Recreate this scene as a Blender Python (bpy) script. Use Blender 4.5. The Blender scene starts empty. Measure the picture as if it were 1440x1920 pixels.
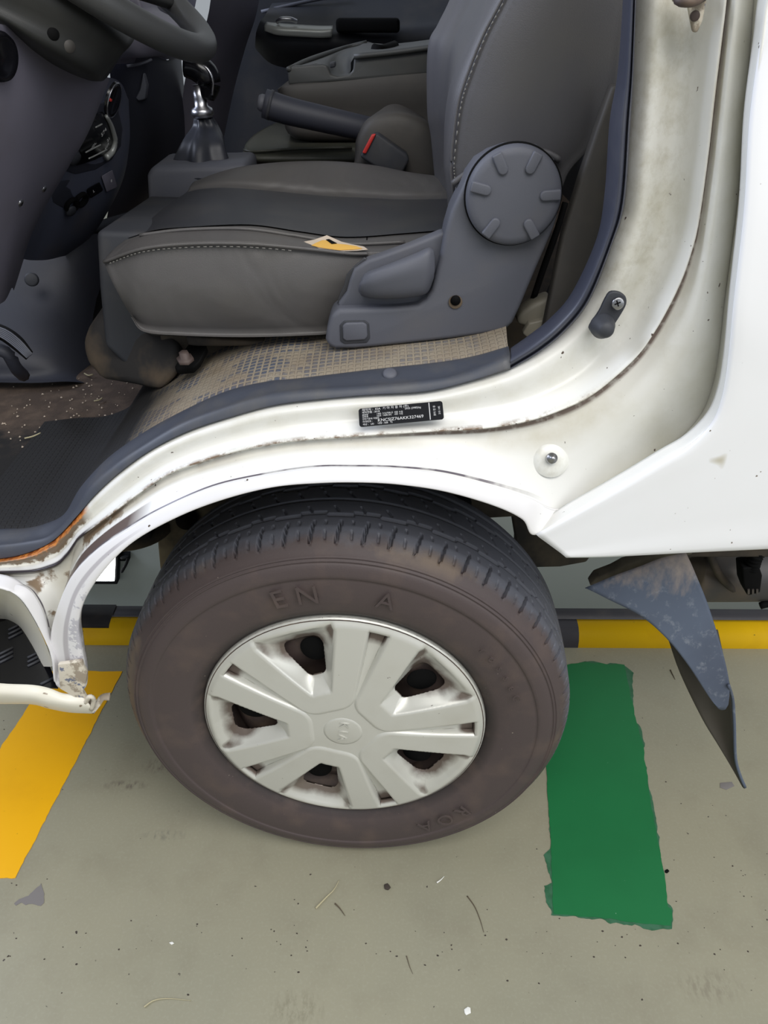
import bpy, bmesh, math, random
from mathutils import Vector, Matrix, noise
random.seed(7)
S = bpy.context.scene
C = S.collection
PI = math.pi

# ---------------------------------------------------------------- camera, light, exposure
F_PX, PITCH, CAM_H = 1442.0, math.radians(34.0), 1.19
cd = bpy.data.cameras.new('camera'); cam = bpy.data.objects.new('camera', cd); C.objects.link(cam)
cam.location = (0, 0, CAM_H); cam.rotation_euler = (math.radians(90) - PITCH, 0, 0)
cd.sensor_fit = 'VERTICAL'; cd.sensor_height = 24.0; cd.lens = 24.0 * F_PX / 1920.0
cd.clip_start = 0.02; cd.clip_end = 100
S.camera = cam
S.view_settings.view_transform = 'Standard'; S.view_settings.look = 'None'
S.view_settings.gamma = 1; S.view_settings.use_curve_mapping = False
S.view_settings.exposure = 0.19
W = bpy.data.worlds.new('world'); S.world = W; W.use_nodes = True
W.node_tree.nodes['Background'].inputs[0].default_value = (0.86, 0.93, 1.0, 1)
W.node_tree.nodes['Background'].inputs[1].default_value = 0.34

def area(name, loc, target, size, power, col):
    d = bpy.data.lights.new(name, 'AREA'); d.shape = 'RECTANGLE'; d.size, d.size_y = size
    d.energy = power; d.color = col
    o = bpy.data.objects.new(name, d); C.objects.link(o); o.location = loc
    o.rotation_euler = (Vector(target) - Vector(loc)).to_track_quat('-Z', 'Y').to_euler()
    return o
# open bay doors and ceiling fixtures of the hall, far above and behind the viewer
area('hall_light', (0.8, -1.6, 4.2), (0.1, 0.9, 0.5), (4.5, 2.2), 150, (1.0, 0.97, 0.93))
area('bay_daylight', (3.6, -2.2, 2.6), (0, 0.9, 0.7), (2.5, 2.5), 48, (0.93, 0.96, 1.0))
area('windscreen_daylight', (-3.2, 1.5, 2.6), (-0.3, 1.4, 0.9), (2.0, 1.6), 115, (0.74, 0.81, 1.0))
# unseen fill light added inside the inspection pit to brighten its far wall
area('pit_fill_light', (0.0, 1.40, -0.45), (0, 2.26, -0.35), (5.0, .25), 8, (1.0, 1.0, .98))

# ---------------------------------------------------------------- projection helpers
CP, SP = math.cos(PITCH), math.sin(PITCH)
def ray(px, py):
    a = (px - 720) / F_PX; b = (960 - py) / F_PX
    return Vector((a, CP + b * SP, -SP + b * CP))
O = Vector((0, 0, CAM_H))
def at(px, py, Y):
    d = ray(px, py); return O + d * (Y / d.y)
def atz(px, py, z=0.0):
    d = ray(px, py); return O + d * ((z - CAM_H) / d.z)
def atx(px, py, x):
    d = ray(px, py); return O + d * (x / d.x)

# ---------------------------------------------------------------- mesh helpers
def link(name, verts, faces, mat, parent=None, smooth=True, attrs=None):
    me = bpy.data.meshes.new(name)
    me.from_pydata([tuple(v) for v in verts], [], faces)
    me.update()
    if attrs:
        for k, vals in attrs.items():
            a = me.attributes.new(k, 'FLOAT', 'POINT'); a.data.foreach_set('value', vals)
    if smooth:
        me.polygons.foreach_set('use_smooth', [True] * len(me.polygons))
    o = bpy.data.objects.new(name, me); C.objects.link(o)
    if mat: me.materials.append(mat)
    if parent: o.parent = parent
    return o
def recalc(o, out=True):
    bm = bmesh.new(); bm.from_mesh(o.data); bmesh.ops.recalc_face_normals(bm, faces=bm.faces); bm.to_mesh(o.data); bm.free()
    return o
def bev(o, w, seg=3, ang=35):
    m = o.modifiers.new('bevel', 'BEVEL'); m.width = w; m.segments = seg; m.limit_method = 'ANGLE'; m.angle_limit = math.radians(ang)
    m.harden_normals = False
    return o
def solid(o, t, off=-1):
    m = o.modifiers.new('solid', 'SOLIDIFY'); m.thickness = t; m.offset = off; return o
def cr(p, n, closed=False):
    """Catmull-Rom through p with n samples per segment"""
    out = []; N = len(p)
    segs = N if closed else N - 1
    for i in range(segs):
        if closed: a, b, c, d = p[(i - 1) % N], p[i], p[(i + 1) % N], p[(i + 2) % N]
        else: a, b, c, d = p[max(i - 1, 0)], p[i], p[i + 1], p[min(i + 2, N - 1)]
        if not closed and i == 0: a = b + (b - c)
        if not closed and i == N - 2: d = c + (c - b)
        for k in range(n):
            t = k / n; t2 = t * t; t3 = t2 * t
            out.append(0.5 * ((2 * b) + (c - a) * t + (2 * a - 5 * b + 4 * c - d) * t2 + (3 * b - a - 3 * c + d) * t3))
    if not closed: out.append(p[-1].copy())
    return out
def resample(p, n):
    L = [0]
    for i in range(1, len(p)): L.append(L[-1] + (p[i] - p[i - 1]).length)
    out = []; j = 0
    for k in range(n):
        s = L[-1] * k / (n - 1)
        while j < len(L) - 2 and L[j + 1] < s: j += 1
        t = (s - L[j]) / max(L[j + 1] - L[j], 1e-9)
        out.append(p[j].lerp(p[j + 1], min(max(t, 0), 1)))
    return out
from mathutils.bvhtree import BVHTree
_bvh = {}
def on(obj, px, py, lift=.001):
    """point and outward normal where the sight line meets obj"""
    if obj.name not in _bvh:
        me = obj.data; _bvh[obj.name] = BVHTree.FromPolygons([v.co.copy() for v in me.vertices], [tuple(p.vertices) for p in me.polygons])
    d = ray(px, py).normalized(); h = _bvh[obj.name].ray_cast(O, d)
    if h[0] is None: return None, None
    n = h[1] if h[1].dot(d) < 0 else -h[1]
    return h[0] + n * lift, n
def V2(l): return [Vector((a, b, 0)) for a, b in l]
def loft(name, rows, mat, parent=None, nu=4, nv=4, closed_v=False, caps=False, attrs=False, uscale=1.0):
    """rows: list of equally long lists of points; nu samples along each row, nv across rows"""
    R = [cr([Vector(q) for q in r], nu) for r in rows]
    m = len(R[0]); cols = [cr([r[j] for r in R], nv, closed_v) for j in range(m)]
    n = len(cols[0]); verts = [cols[j][i] for i in range(n) for j in range(m)]
    faces = []
    for i in range(n if closed_v else n - 1):
        for j in range(m - 1):
            i2 = (i + 1) % n
            faces.append((i * m + j, i * m + j + 1, i2 * m + j + 1, i2 * m + j))
    if caps:
        faces.append(tuple(i * m for i in range(n))); faces.append(tuple(i * m + m - 1 for i in reversed(range(n))))
    at_ = None
    if attrs:
        at_ = {'pu': [j / nu for i in range(n) for j in range(m)], 'pv': [i / nv for i in range(n) for j in range(m)]}
    o = link(name, verts, faces, mat, parent, True, at_)
    return recalc(o)
def prism(name, pts, vec, mat, parent=None, bevel=0.0, seg=3, smooth=True):
    """closed outline pts (3D) swept along vec"""
    n = len(pts); vec = Vector(vec)
    v = [Vector(p) for p in pts] + [Vector(p) + vec for p in pts]
    f = [tuple(range(n)), tuple(range(2 * n - 1, n - 1, -1))] + [(i, i + n, (i + 1) % n + n, (i + 1) % n) for i in range(n)]
    o = link(name, v, f, mat, parent, smooth); recalc(o)
    if bevel: bev(o, bevel, seg)
    else: o.data.polygons.foreach_set('use_smooth', [False] * len(o.data.polygons))
    return o
def plate(name, px, Y, depth, mat, parent=None, bevel=0.0, curve=0, seg=3):
    """pixel outline standing in the plane at distance Y, real thickness depth"""
    p = V2(px)
    if curve: p = cr(p, curve, True)
    return prism(name, [at(q.x, q.y, Y) for q in p], (0, depth, 0), mat, parent, bevel, seg)
def tube(name, path, r, mat, parent=None, n=10, closed=False, flat=1.0, sub=4, up=(0, 0, 1)):
    p = [Vector(q) for q in path]
    if sub > 1: p = cr(p, sub, closed)
    N = len(p); verts = []; faces = []
    R = r if callable(r) else (lambda t: r)
    for i, q in enumerate(p):
        a = p[(i - 1) % N] if (closed or i) else q; b = p[(i + 1) % N] if (closed or i < N - 1) else q
        t = (b - a).normalized(); s = t.cross(Vector(up))
        if s.length < 1e-3: s = t.cross(Vector((1, 0, 0)))
        s.normalize(); w = s.cross(t)
        for k in range(n):
            an = 2 * PI * k / n; rr = R(i / max(N - 1, 1))
            verts.append(q + s * math.cos(an) * rr + w * math.sin(an) * rr * flat)
    for i in range(N if closed else N - 1):
        for k in range(n):
            i2 = (i + 1) % N
            faces.append((i * n + k, i * n + (k + 1) % n, i2 * n + (k + 1) % n, i2 * n + k))
    if not closed:
        faces.append(tuple(range(n))); faces.append(tuple(range(N * n - 1, N * n - n - 1, -1)))
    return recalc(link(name, verts, faces, mat, parent))
def lathe(name, prof, mat, parent=None, n=48, frame=None):
    """prof (r, h) about local axis; frame = 4x4 whose z is the axis"""
    M = frame or Matrix.Identity(4); verts = []; faces = []; m = len(prof)
    for k in range(n):
        a = 2 * PI * k / n
        for r, h in prof: verts.append(M @ Vector((r * math.cos(a), r * math.sin(a), h)))
    for k in range(n):
        for j in range(m - 1):
            k2 = (k + 1) % n
            faces.append((k * m + j, k2 * m + j, k2 * m + j + 1, k * m + j + 1))
    o = link(name, verts, faces, mat, parent)
    bm = bmesh.new(); bm.from_mesh(o.data); bmesh.ops.remove_doubles(bm, verts=bm.verts, dist=1e-6)
    bmesh.ops.recalc_face_normals(bm, faces=bm.faces); bm.to_mesh(o.data); bm.free()
    return o
def frame(loc, axis, xdir=(1, 0, 0)):
    z = Vector(axis).normalized(); x = Vector(xdir); x = (x - z * x.dot(z)).normalized(); y = z.cross(x)
    M = Matrix((x, y, z)).transposed().to_4x4(); M.translation = Vector(loc); return M
def box(name, lo, hi, mat, parent=None, bevel=0.0):
    x0, y0, z0 = lo; x1, y1, z1 = hi
    return prism(name, [(x0, y0, z0), (x1, y0, z0), (x1, y1, z0), (x0, y1, z0)], (0, 0, z1 - z0), mat, parent, bevel)
def disc(name, px, py, Y, r, depth, mat, parent=None, axis=(0, -1, 0), bevel=0.0, n=40):
    c = at(px, py, Y); b = min(bevel, depth * .45)
    return lathe(name, [(0, depth), (r - b, depth), (r - b * .3, depth - b * .3), (r, depth - b), (r, 0), (0, 0)], mat, parent, n, frame(c, axis))
def text(name, s, M, size, mat, parent=None, depth=0.0003, align='CENTER', sx=1.0):
    cu = bpy.data.curves.new(name, 'FONT'); cu.body = s; cu.size = size; cu.extrude = depth; cu.align_x = align; cu.align_y = 'CENTER'
    cu.resolution_u = 3
    t = bpy.data.objects.new(name, cu); C.objects.link(t)
    bpy.context.view_layer.update()
    me = bpy.data.meshes.new_from_object(t.evaluated_get(bpy.context.evaluated_depsgraph_get()))
    bpy.data.objects.remove(t); bpy.data.curves.remove(cu)
    me.transform(M @ Matrix.Diagonal((sx, 1, 1, 1)))
    me.materials.clear(); me.materials.append(mat)
    o = bpy.data.objects.new(name, me); C.objects.link(o); o.parent = parent
    return o
def thing(o, label, cat, group=None):
    o['label'] = label; o['category'] = cat
    if group: o['group'] = group
    return o

# ---------------------------------------------------------------- material helpers
def srgb(c):
    return tuple(((x / 255) / 12.92 if x / 255 <= .04045 else ((x / 255 + .055) / 1.055) ** 2.4) for x in c[:3]) + (1,)
class M:
    def __init__(s, name, col, rough=0.5, metal=0.0, spec=0.5):
        s.m = bpy.data.materials.new(name); s.m.use_nodes = True; s.t = s.m.node_tree; s.b = s.t.nodes['Principled BSDF']
        s.b.inputs['Base Color'].default_value = srgb(col); s.b.inputs['Roughness'].default_value = rough
        s.b.inputs['Metallic'].default_value = metal; s.b.inputs['Specular IOR Level'].default_value = spec
        s.col = None; s.base = srgb(col)
    def n(s, t, **kw):
        x = s.t.nodes.new(t)
        for k, v in kw.items():
            if k.startswith('i_'): x.inputs[k[2:].replace('_', ' ')].default_value = v
            else: setattr(x, k, v)
        return x
    def l(s, a, b): s.t.links.new(a, b)
    def coord(s, kind='Object'):
        return s.n('ShaderNodeTexCoord').outputs[kind]
    def attr(s, name): return s.n('ShaderNodeAttribute', attribute_name=name).outputs['Fac']
    def noise(s, scale, detail=4, rough=.55, vec=None, stretch=None):
        x = s.n('ShaderNodeTexNoise'); x.inputs['Scale'].default_value = scale; x.inputs['Detail'].default_value = detail; x.inputs['Roughness'].default_value = rough
        v = vec or s.coord()
        if stretch:
            mp = s.n('ShaderNodeMapping'); mp.inputs['Scale'].default_value = stretch; s.l(v, mp.inputs[0]); v = mp.outputs[0]
        s.l(v, x.inputs['Vector']); return x.outputs['Fac']
    def ramp(s, f, a, b, c0=0.0, c1=1.0):
        x = s.n('ShaderNodeMapRange'); x.clamp = True
        for i, v in zip(range(1, 5), (a, b, c0, c1)): x.inputs[i].default_value = v
        s.l(f, x.inputs[0]); return x.outputs[0]
    def math(s, op, a, b=None, c=None):
        x = s.n('ShaderNodeMath', operation=op)
        for i, v in enumerate((a, b, c)):
            if v is None: continue
            if isinstance(v, (int, float)): x.inputs[i].default_value = v
            else: s.l(v, x.inputs[i])
        return x.outputs[0]
    def mix(s, fac, col):
        x = s.n('ShaderNodeMix', data_type='RGBA')
        if isinstance(fac, (int, float)): x.inputs[0].default_value = fac
        else: s.l(fac, x.inputs[0])
        if s.col is None: x.inputs[6].default_value = s.base
        else: s.l(s.col, x.inputs[6])
        x.inputs[7].default_value = srgb(col); s.col = x.outputs[2]; s.l(s.col, s.b.inputs['Base Color']); return s
    def bump(s, h, dist=.001, strength=1.0):
        x = s.n('ShaderNodeBump'); x.inputs['Distance'].default_value = dist; x.inputs['Strength'].default_value = strength
        s.l(h, x.inputs['Height'])
        if s.b.inputs['Normal'].is_linked:
            s.l(s.b.inputs['Normal'].links[0].from_socket, x.inputs['Normal'])
        s.l(x.outputs[0], s.b.inputs['Normal']); return s
    def rough(s, f): s.l(f, s.b.inputs['Roughness']); return s

def speck(mm, scale, thr, col, soft=.03, vec=None):
    f = mm.noise(scale, 2, .5, vec); mm.mix(mm.ramp(f, thr, thr + soft), col)

def leather(name, col, rough=.48, dirt=None):
    m = M(name, col, rough); m.bump(m.noise(900, 2), .00035, .6)
    m.mix(m.ramp(m.noise(9, 4), .45, .8, 0, .35), dirt or (96, 92, 84)); return m.m
def plastic(name, col, rough=.6, dirt=(120, 112, 98), amt=.18):
    m = M(name, col, rough); m.bump(m.noise(1300, 2), .00025, .6)
    m.mix(m.ramp(m.noise(14, 5), .5, .8, 0, amt), dirt); return m.m

MAT = {}
MAT['leather_side'] = leather('leather_side', (84, 82, 82), .5)
_m = MAT['leather_side']; _t = _m.node_tree; _n = _t.nodes.new('ShaderNodeTexNoise'); _n.inputs['Scale'].default_value = 11; _n.inputs['Detail'].default_value = 2; _n.inputs['Distortion'].default_value = .8
_t.links.new(_t.nodes.new('ShaderNodeTexCoord').outputs['Object'], _n.inputs['Vector']); _b = _t.nodes.new('ShaderNodeBump'); _b.inputs['Distance'].default_value = .012; _b.inputs['Strength'].default_value = .5
_p = _t.nodes['Principled BSDF']; _t.links.new(_p.inputs['Normal'].links[0].from_socket, _b.inputs['Normal']); _t.links.new(_n.outputs['Fac'], _b.inputs['Height']); _t.links.new(_b.outputs[0], _p.inputs['Normal'])
MAT['leather_insert'] = leather('leather_insert', (54, 55, 60), .38)
MAT['leather_back'] = leather('leather_back', (80, 79, 82), .5)
MAT['leather_olive'] = leather('leather_olive', (66, 67, 58), .45)
MAT['trim'] = plastic('trim', (88, 90, 99))
MAT['trim_dark'] = plastic('trim_dark', (52, 54, 60))
MAT['trim_brown'] = plastic('trim_brown', (68, 65, 62))
MAT['dash'] = plastic('dash', (116, 113, 126), .5, (90, 84, 78), .2)
MAT['dash_dark'] = plastic('dash_dark', (50, 52, 62), .55, (70, 66, 66), .2)
MAT['column'] = plastic('column', (38, 39, 39), .55, (66, 64, 58), .2)
MAT['stack'] = plastic('stack', (82, 86, 102), .5, (104, 92, 84), .4)
MAT['console'] = plastic('console', (72, 73, 72), .5)
MAT['black_gloss'] = M('black_gloss', (16, 16, 20), .2).m
MAT['black'] = M('black', (9, 9, 10), .8, 0, .15).m
MAT['chrome'] = M('chrome', (200, 200, 205), .32, 1.0).m
MAT['screw'] = M('screw', (170, 170, 172), .3, 1.0).m
MAT['silver'] = M('silver', (178, 180, 176), .38, .35).m
MAT['red'] = M('red', (196, 50, 44), .5).m
MAT['white_print'] = M('white_print', (205, 205, 205), .6).m
MAT['foam'] = M('foam', (216, 170, 84), .9).m
MAT['torn'] = M('torn', (190, 176, 160), .9).m
MAT['thread'] = M('thread', (118, 116, 112), .8).m
MAT['rim_leather'] = plastic('rim_leather', (60, 61, 62), .42, (84, 82, 76), .2)

m = M('seal', (60, 63, 76), .42); m.bump(m.noise(40, 3), .0006, .5); m.mix(m.ramp(m.noise(20, 4), .5, .8, 0, .25), (100, 100, 104)); MAT['seal'] = m.m
m = M('scuff', (66, 70, 80), .5); m.bump(m.noise(700, 2), .0002, .5); m.mix(m.ramp(m.noise(16, 5), .5, .75, 0, .45), (102, 98, 90)); MAT['scuff'] = m.m

# white body paint with road grime, chips and rust
m = M('paint', (234, 234, 231), .3)
u, v = m.attr('pu'), m.attr('pv')
def band(x, a, b, s):   # 1 inside [a,b] with soft edge s
    return m.math('MULTIPLY', m.ramp(x, a - s, a, 0, 1), m.ramp(x, b, b + s, 1, 0))
n1 = m.ramp(m.noise(14, 6, .65), .42, .68); n2 = m.ramp(m.noise(60, 5, .7), .45, .7); n3 = m.noise(7, 3)
m.mix(m.ramp(n3, .4, .7, .05, .30), (214, 212, 194))
# grime lying in the hollow of the door jamb and under the ledge
g = m.math('MULTIPLY', band(v, 1.6, 2.6, .7), m.math('MULTIPLY_ADD', n1, .30, .14)); m.mix(g, (186, 180, 156))
g = m.math('MULTIPLY', band(v, 4.2, 5.6, .5), m.math('MULTIPLY_ADD', n1, .35, .20)); m.mix(g, (186, 178, 152))
g = m.math('MULTIPLY', m.math('MULTIPLY', band(v, 1.0, 2.9, .8), m.ramp(u, 23, 27)), m.math('MULTIPLY_ADD', n2, .36, .08)); m.mix(g, (164, 156, 130))
g = m.math('MULTIPLY', m.math('MULTIPLY', band(v, 6.3, 8.2, .9), m.ramp(u, 22, 25)), m.math('MULTIPLY_ADD', n1, .25, .26)); m.mix(g, (182, 178, 156))
g = m.math('MULTIPLY', band(v, 4.0, 4.8, .3), m.math('MULTIPLY', m.math('MULTIPLY', m.ramp(u, 8.5, 9.5), m.ramp(u, 24, 21.5)), m.ramp(n2, .1, .6))); m.mix(g, (128, 108, 90))
g = m.math('MULTIPLY', band(v, 4.5, 5.1, .12), m.math('MULTIPLY', m.ramp(u, 17, 19), m.ramp(m.noise(120, 3), .35, .5, .6, 1))); m.mix(g, (122, 108, 100))
# bare brown patches on the foot of the pillar and the arch flare seam
g = m.math('MULTIPLY', m.math('MULTIPLY', m.ramp(u, 12.3, 11.2), band(v, 4.6, 6.6, .4)), m.ramp(m.noise(26, 5, .6), .50, .56)); m.mix(g, (138, 120, 100))
g = m.math('MULTIPLY', m.math('MULTIPLY', m.ramp(u, 12.8, 12.0), m.ramp(u, 7.5, 8.5)), band(v, 6.25, 6.85, .06)); m.mix(g, (96, 82, 76))
g = m.math('MULTIPLY', band(v, 6.86, 6.97, .03), m.math('MULTIPLY', m.ramp(u, 21.5, 20), m.ramp(m.noise(30, 3), .3, .5, .3, 1))); m.mix(g, (98, 92, 100))
# rust along the seal at the lower left
rs = m.math('MULTIPLY', m.ramp(u, 10.2, 9.2), m.ramp(m.math('ADD', v, m.math('MULTIPLY_ADD', m.noise(55, 4, .7), 2.4, -1.2)), 3.0, 2.7)); m.mix(rs, (112, 94, 74))
rs = m.math('MULTIPLY', m.ramp(u, 10.2, 9.4), m.ramp(m.math('ADD', v, m.math('MULTIPLY_ADD', m.noise(90, 4, .7), 1.6, -.8)), 2.1, 1.7)); m.mix(rs, (206, 130, 60))
rs = m.math('MULTIPLY', m.ramp(u, 10.2, 9.4), m.math('MULTIPLY', m.ramp(v, 1.9, 1.4), m.ramp(m.noise(160, 3), .45, .55))); m.mix(rs, (140, 72, 30))
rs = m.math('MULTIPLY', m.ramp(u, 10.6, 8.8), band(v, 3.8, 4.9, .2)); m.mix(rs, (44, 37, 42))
rs = m.math('MULTIPLY', m.math('MULTIPLY', m.ramp(u, 12.5, 11.5), m.ramp(u, 6.0, 6.4)), band(v, 8.40, 8.52, .05)); m.mix(rs, (84, 68, 62))
rs = m.math('MULTIPLY', m.math('MULTIPLY', m.math('MULTIPLY', m.ramp(u, 10.5, 10.0), m.ramp(u, 5.8, 6.2)), m.ramp(v, 8.5, 8.6)), m.ramp(m.noise(70, 4, .7), .50, .54)); m.mix(rs, (104, 106, 122))
m.mix(m.math('MULTIPLY', m.math('MULTIPLY', m.ramp(v, 7.05, 7.15), m.ramp(u, 23, 21)), .6), (228, 226, 232))
speck(m, 130, .74, (80, 66, 54)); speck(m, 330, .78, (70, 60, 52))
MAT['paint'] = m.m
m = M('panel_paint', (243, 244, 247), .26); m.mix(m.ramp(m.noise(5, 4), .4, .8, 0, .12), (214, 212, 198)); speck(m, 120, .76, (110, 96, 84)); speck(m, 18, .74, (196, 190, 172), .05); MAT['panel'] = m.m
m = M('sill_paint', (232, 228, 214), .4); m.mix(m.ramp(m.noise(9, 4), .4, .8, 0, .5), (206, 196, 168)); speck(m, 60, .72, (140, 124, 104)); MAT['sill'] = m.m
m = M('chipped_paint', (214, 206, 190), .6); m.mix(m.ramp(m.noise(40, 5, .65), .5, .56), (160, 148, 132)); m.mix(m.ramp(m.noise(75, 4, .6), .6, .64), (110, 116, 136)); MAT['chipped'] = m.m
m = M('underbody', (116, 108, 90), .8); m.mix(m.ramp(m.noise(12, 4), .4, .7), (50, 46, 42)); MAT['under'] = m.m
m = M('chassis', (46, 42, 40), .8); m.mix(m.ramp(m.noise(20, 4), .4, .7), (78, 68, 56)); MAT['chassis'] = m.m

# mats and cab floor
m = M('ribbed_mat', (142, 132, 116), .75)
co = m.coord()
mp = m.n('ShaderNodeMapping'); mp.inputs['Scale'].default_value = (118, 118, 118); m.l(co, mp.inputs[0])
bk = m.n('ShaderNodeTexChecker'); bk.inputs['Scale'].default_value = 1.0
sx = m.n('ShaderNodeSeparateXYZ'); m.l(mp.outputs[0], sx.inputs[0])
fx = m.math('FRACT', sx.outputs[0]); fy = m.math('FRACT', sx.outputs[1])
cell = m.math('MULTIPLY', m.ramp(m.math('ABSOLUTE', m.math('SUBTRACT', fx, .5)), .30, .38, 1, 0), m.ramp(m.math('ABSOLUTE', m.math('SUBTRACT', fy, .5)), .30, .38, 1, 0))
worn = m.ramp(m.noise(16, 4, .6, stretch=(1, 1.6, 1)), .46, .52)
low = m.attr('pu')
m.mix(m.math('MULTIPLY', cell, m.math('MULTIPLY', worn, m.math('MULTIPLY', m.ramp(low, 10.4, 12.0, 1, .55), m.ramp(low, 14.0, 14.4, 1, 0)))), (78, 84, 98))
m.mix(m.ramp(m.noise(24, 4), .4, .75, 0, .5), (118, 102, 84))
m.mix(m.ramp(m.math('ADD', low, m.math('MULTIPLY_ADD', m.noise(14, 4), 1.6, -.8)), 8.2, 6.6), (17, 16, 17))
m.bump(cell, .0012, .8); MAT['mat'] = m.m
m = M('cab_carpet', (22, 21, 22), .95)
sp = m.n('ShaderNodeSeparateXYZ'); m.l(m.coord(), sp.inputs[0])
far = m.ramp(m.math('ADD', sp.outputs[1], m.math('MULTIPLY_ADD', m.noise(7, 5, .6), .36, -.18)), 1.08, 1.15)
m.mix(far, (74, 62, 54)); m.mix(m.math('MULTIPLY', m.ramp(m.noise(34, 5), .45, .7), m.ramp(sp.outputs[1], 1.0, 1.16, .0, .6)), (112, 96, 82))
m.bump(m.noise(300, 3), .001, .8); MAT['carpet'] = m.m
m = M('dusty_plastic', (44, 42, 42), .8); m.mix(m.ramp(m.noise(8, 5), .45, .62), (98, 84, 68)); MAT['dusty'] = m.m

# tyre, wheel
def wheel_coords(m):
    sp = m.n('ShaderNodeSeparateXYZ'); m.l(m.coord(), sp.inputs[0])
    r = m.math('SQRT', m.math('ADD', m.math('MULTIPLY', sp.outputs[0], sp.outputs[0]), m.math('MULTIPLY', sp.outputs[2], sp.outputs[2])))
    return r, sp.outputs[1], sp
m = M('rubber', (92, 94, 103), .6)
r, y, _ = wheel_coords(m)
yn = m.math('ADD', y, m.math('MULTIPLY_ADD', m.noise(28, 5, .65), .030, -.015))
m.mix(m.ramp(yn, .029, .014, 0, .95), (77, 66, 65))
m.mix(m.math('MULTIPLY', m.ramp(r, .222, .206), m.ramp(y, .06, .03)), (48, 42, 42))
m.mix(m.math('MULTIPLY', m.ramp(m.noise(18, 5), .5, .75, 0, .5), m.ramp(y, .03, .012)), (104, 88, 80))
m.mix(m.math('MULTIPLY', m.ramp(m.noise(9, 5), .52, .62), m.math('MULTIPLY', m.ramp(y, .03, .012, 0, .6), m.ramp(r, .300, .314))), (122, 106, 88))
speck(m, 240, .77, (150, 140, 128))
m.bump(m.noise(500, 3), .0003, .7); m.bump(m.noise(60, 3), .0005, .5); MAT['rubber'] = m.m
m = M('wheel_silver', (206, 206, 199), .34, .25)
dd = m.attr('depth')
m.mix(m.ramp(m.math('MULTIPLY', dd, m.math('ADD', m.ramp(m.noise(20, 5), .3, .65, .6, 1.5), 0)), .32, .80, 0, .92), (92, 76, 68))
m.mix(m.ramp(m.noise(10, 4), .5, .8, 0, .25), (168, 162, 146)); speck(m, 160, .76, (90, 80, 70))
MAT['wheel'] = m.m
m = M('steel_rim', (78, 66, 62), .6, .2); m.mix(m.ramp(m.noise(22, 5), .5, .7, 0, .7), (116, 98, 82)); MAT['steel'] = m.m
m = M('mudflap', (86, 96, 114), .55); m.mix(m.ramp(m.noise(7, 4), .4, .65, 0, .6), (66, 72, 88)); m.mix(m.math('MULTIPLY', m.ramp(m.noise(60, 6, .75), .55, .66), .35), (150, 156, 164))
sp = m.n('ShaderNodeSeparateXYZ'); m.l(m.coord(), sp.inputs[0])
m.mix(m.math('MULTIPLY', m.ramp(m.math('ADD', sp.outputs[2], m.math('MULTIPLY_ADD', m.noise(60, 5, .6, stretch=(1, 1, .25)), .10, -.05)), .530, .57), .8), (172, 156, 142)); MAT['flap'] = m.m
m = M('tank', (70, 68, 68), .5, .2); m.mix(m.ramp(m.noise(9, 4), .45, .65), (96, 84, 70)); MAT['tank'] = m.m

# hall
m = M('floor_paint', (152, 148, 127), .42)
m.mix(m.ramp(m.noise(2.2, 5), .35, .7, 0, .55), (132, 132, 116)); m.mix(m.ramp(m.noise(9, 6, .65), .5, .8, 0, .4), (126, 118, 100))
m.mix(m.ramp(m.noise(220, 3), .5, .8, 0, .25), (172, 170, 152)); speck(m, 95, .745, (70, 62, 56)); speck(m, 260, .77, (60, 56, 52)); speck(m, 200, .80, (205, 205, 195)); 
m.rough(m.ramp(m.noise(5, 4), .3, .7, .34, .55)); MAT['floor'] = m.m
# scuff marks left by tyres, each a smudge of its own
for (sx_, sy_), rx_, ry_, col_ in (((235, 1472), .050, .012, (104, 96, 86)), ((300, 1436), .040, .020, (112, 102, 92)), ((308, 1566), .045, .012, (118, 116, 104)), ((340, 1400), .05, .018, (110, 100, 90)), ((555, 1892), .05, .03, (128, 124, 104)), ((1330, 1850), .06, .03, (134, 128, 110))):
    c_ = atz(sx_, sy_); mp = m.n('ShaderNodeMapping'); mp.inputs['Location'].default_value = (-c_.x / rx_, -c_.y / ry_, 0); mp.inputs['Scale'].default_value = (1 / rx_, 1 / ry_, 0)
    m.l(m.coord(), mp.inputs[0]); L_ = m.n('ShaderNodeVectorMath', operation='LENGTH'); m.l(mp.outputs[0], L_.inputs[0])
    m.mix(m.math('MULTIPLY', m.ramp(L_.outputs['Value'], 1.0, .35), m.ramp(m.noise(120, 5, .7, stretch=(1, .35, 1)), .46, .60, 0, .8)), col_)
m = M('yellow_paint', (243, 180, 2), .45); m.mix(m.ramp(m.noise(12, 5), .5, .8, 0, .3), (216, 152, 6)); speck(m, 130, .76, (90, 70, 30)); MAT['yellow'] = m.m
m = M('green_paint', (26, 112, 62), .42); m.mix(m.ramp(m.noise(10, 4), .4, .8, 0, .3), (20, 92, 50)); speck(m, 170, .775, (150, 190, 160)); MAT['green'] = m.m
m = M('green_under', (60, 108, 80), .5); m.mix(m.ramp(m.noise(60, 4), .4, .7), (38, 90, 58)); MAT['green2'] = m.m
m = M('boss_paint', (226, 226, 220), .3); m.mix(m.ramp(m.noise(60, 4), .5, .7, 0, .3), (176, 168, 140)); MAT['boss'] = m.m
m = M('curb_yellow', (255, 204, 16), .4); m.mix(m.ramp(m.noise(14, 5), .5, .8, 0, .35), (214, 156, 24)); speck(m, 90, .74, (90, 74, 40)); MAT['curb_yellow'] = m.m
m = M('curb_black', (52, 50, 54), .5); m.mix(m.ramp(m.noise(24, 5), .5, .75, 0, .4), (84, 78, 74)); MAT['curb_black'] = m.m
m = M('pit_wall', (124, 130, 126), .5); m.mix(m.ramp(m.noise(3, 5), .4, .7, 0, .3), (112, 120, 116)); MAT['pit'] = m.m
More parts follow.
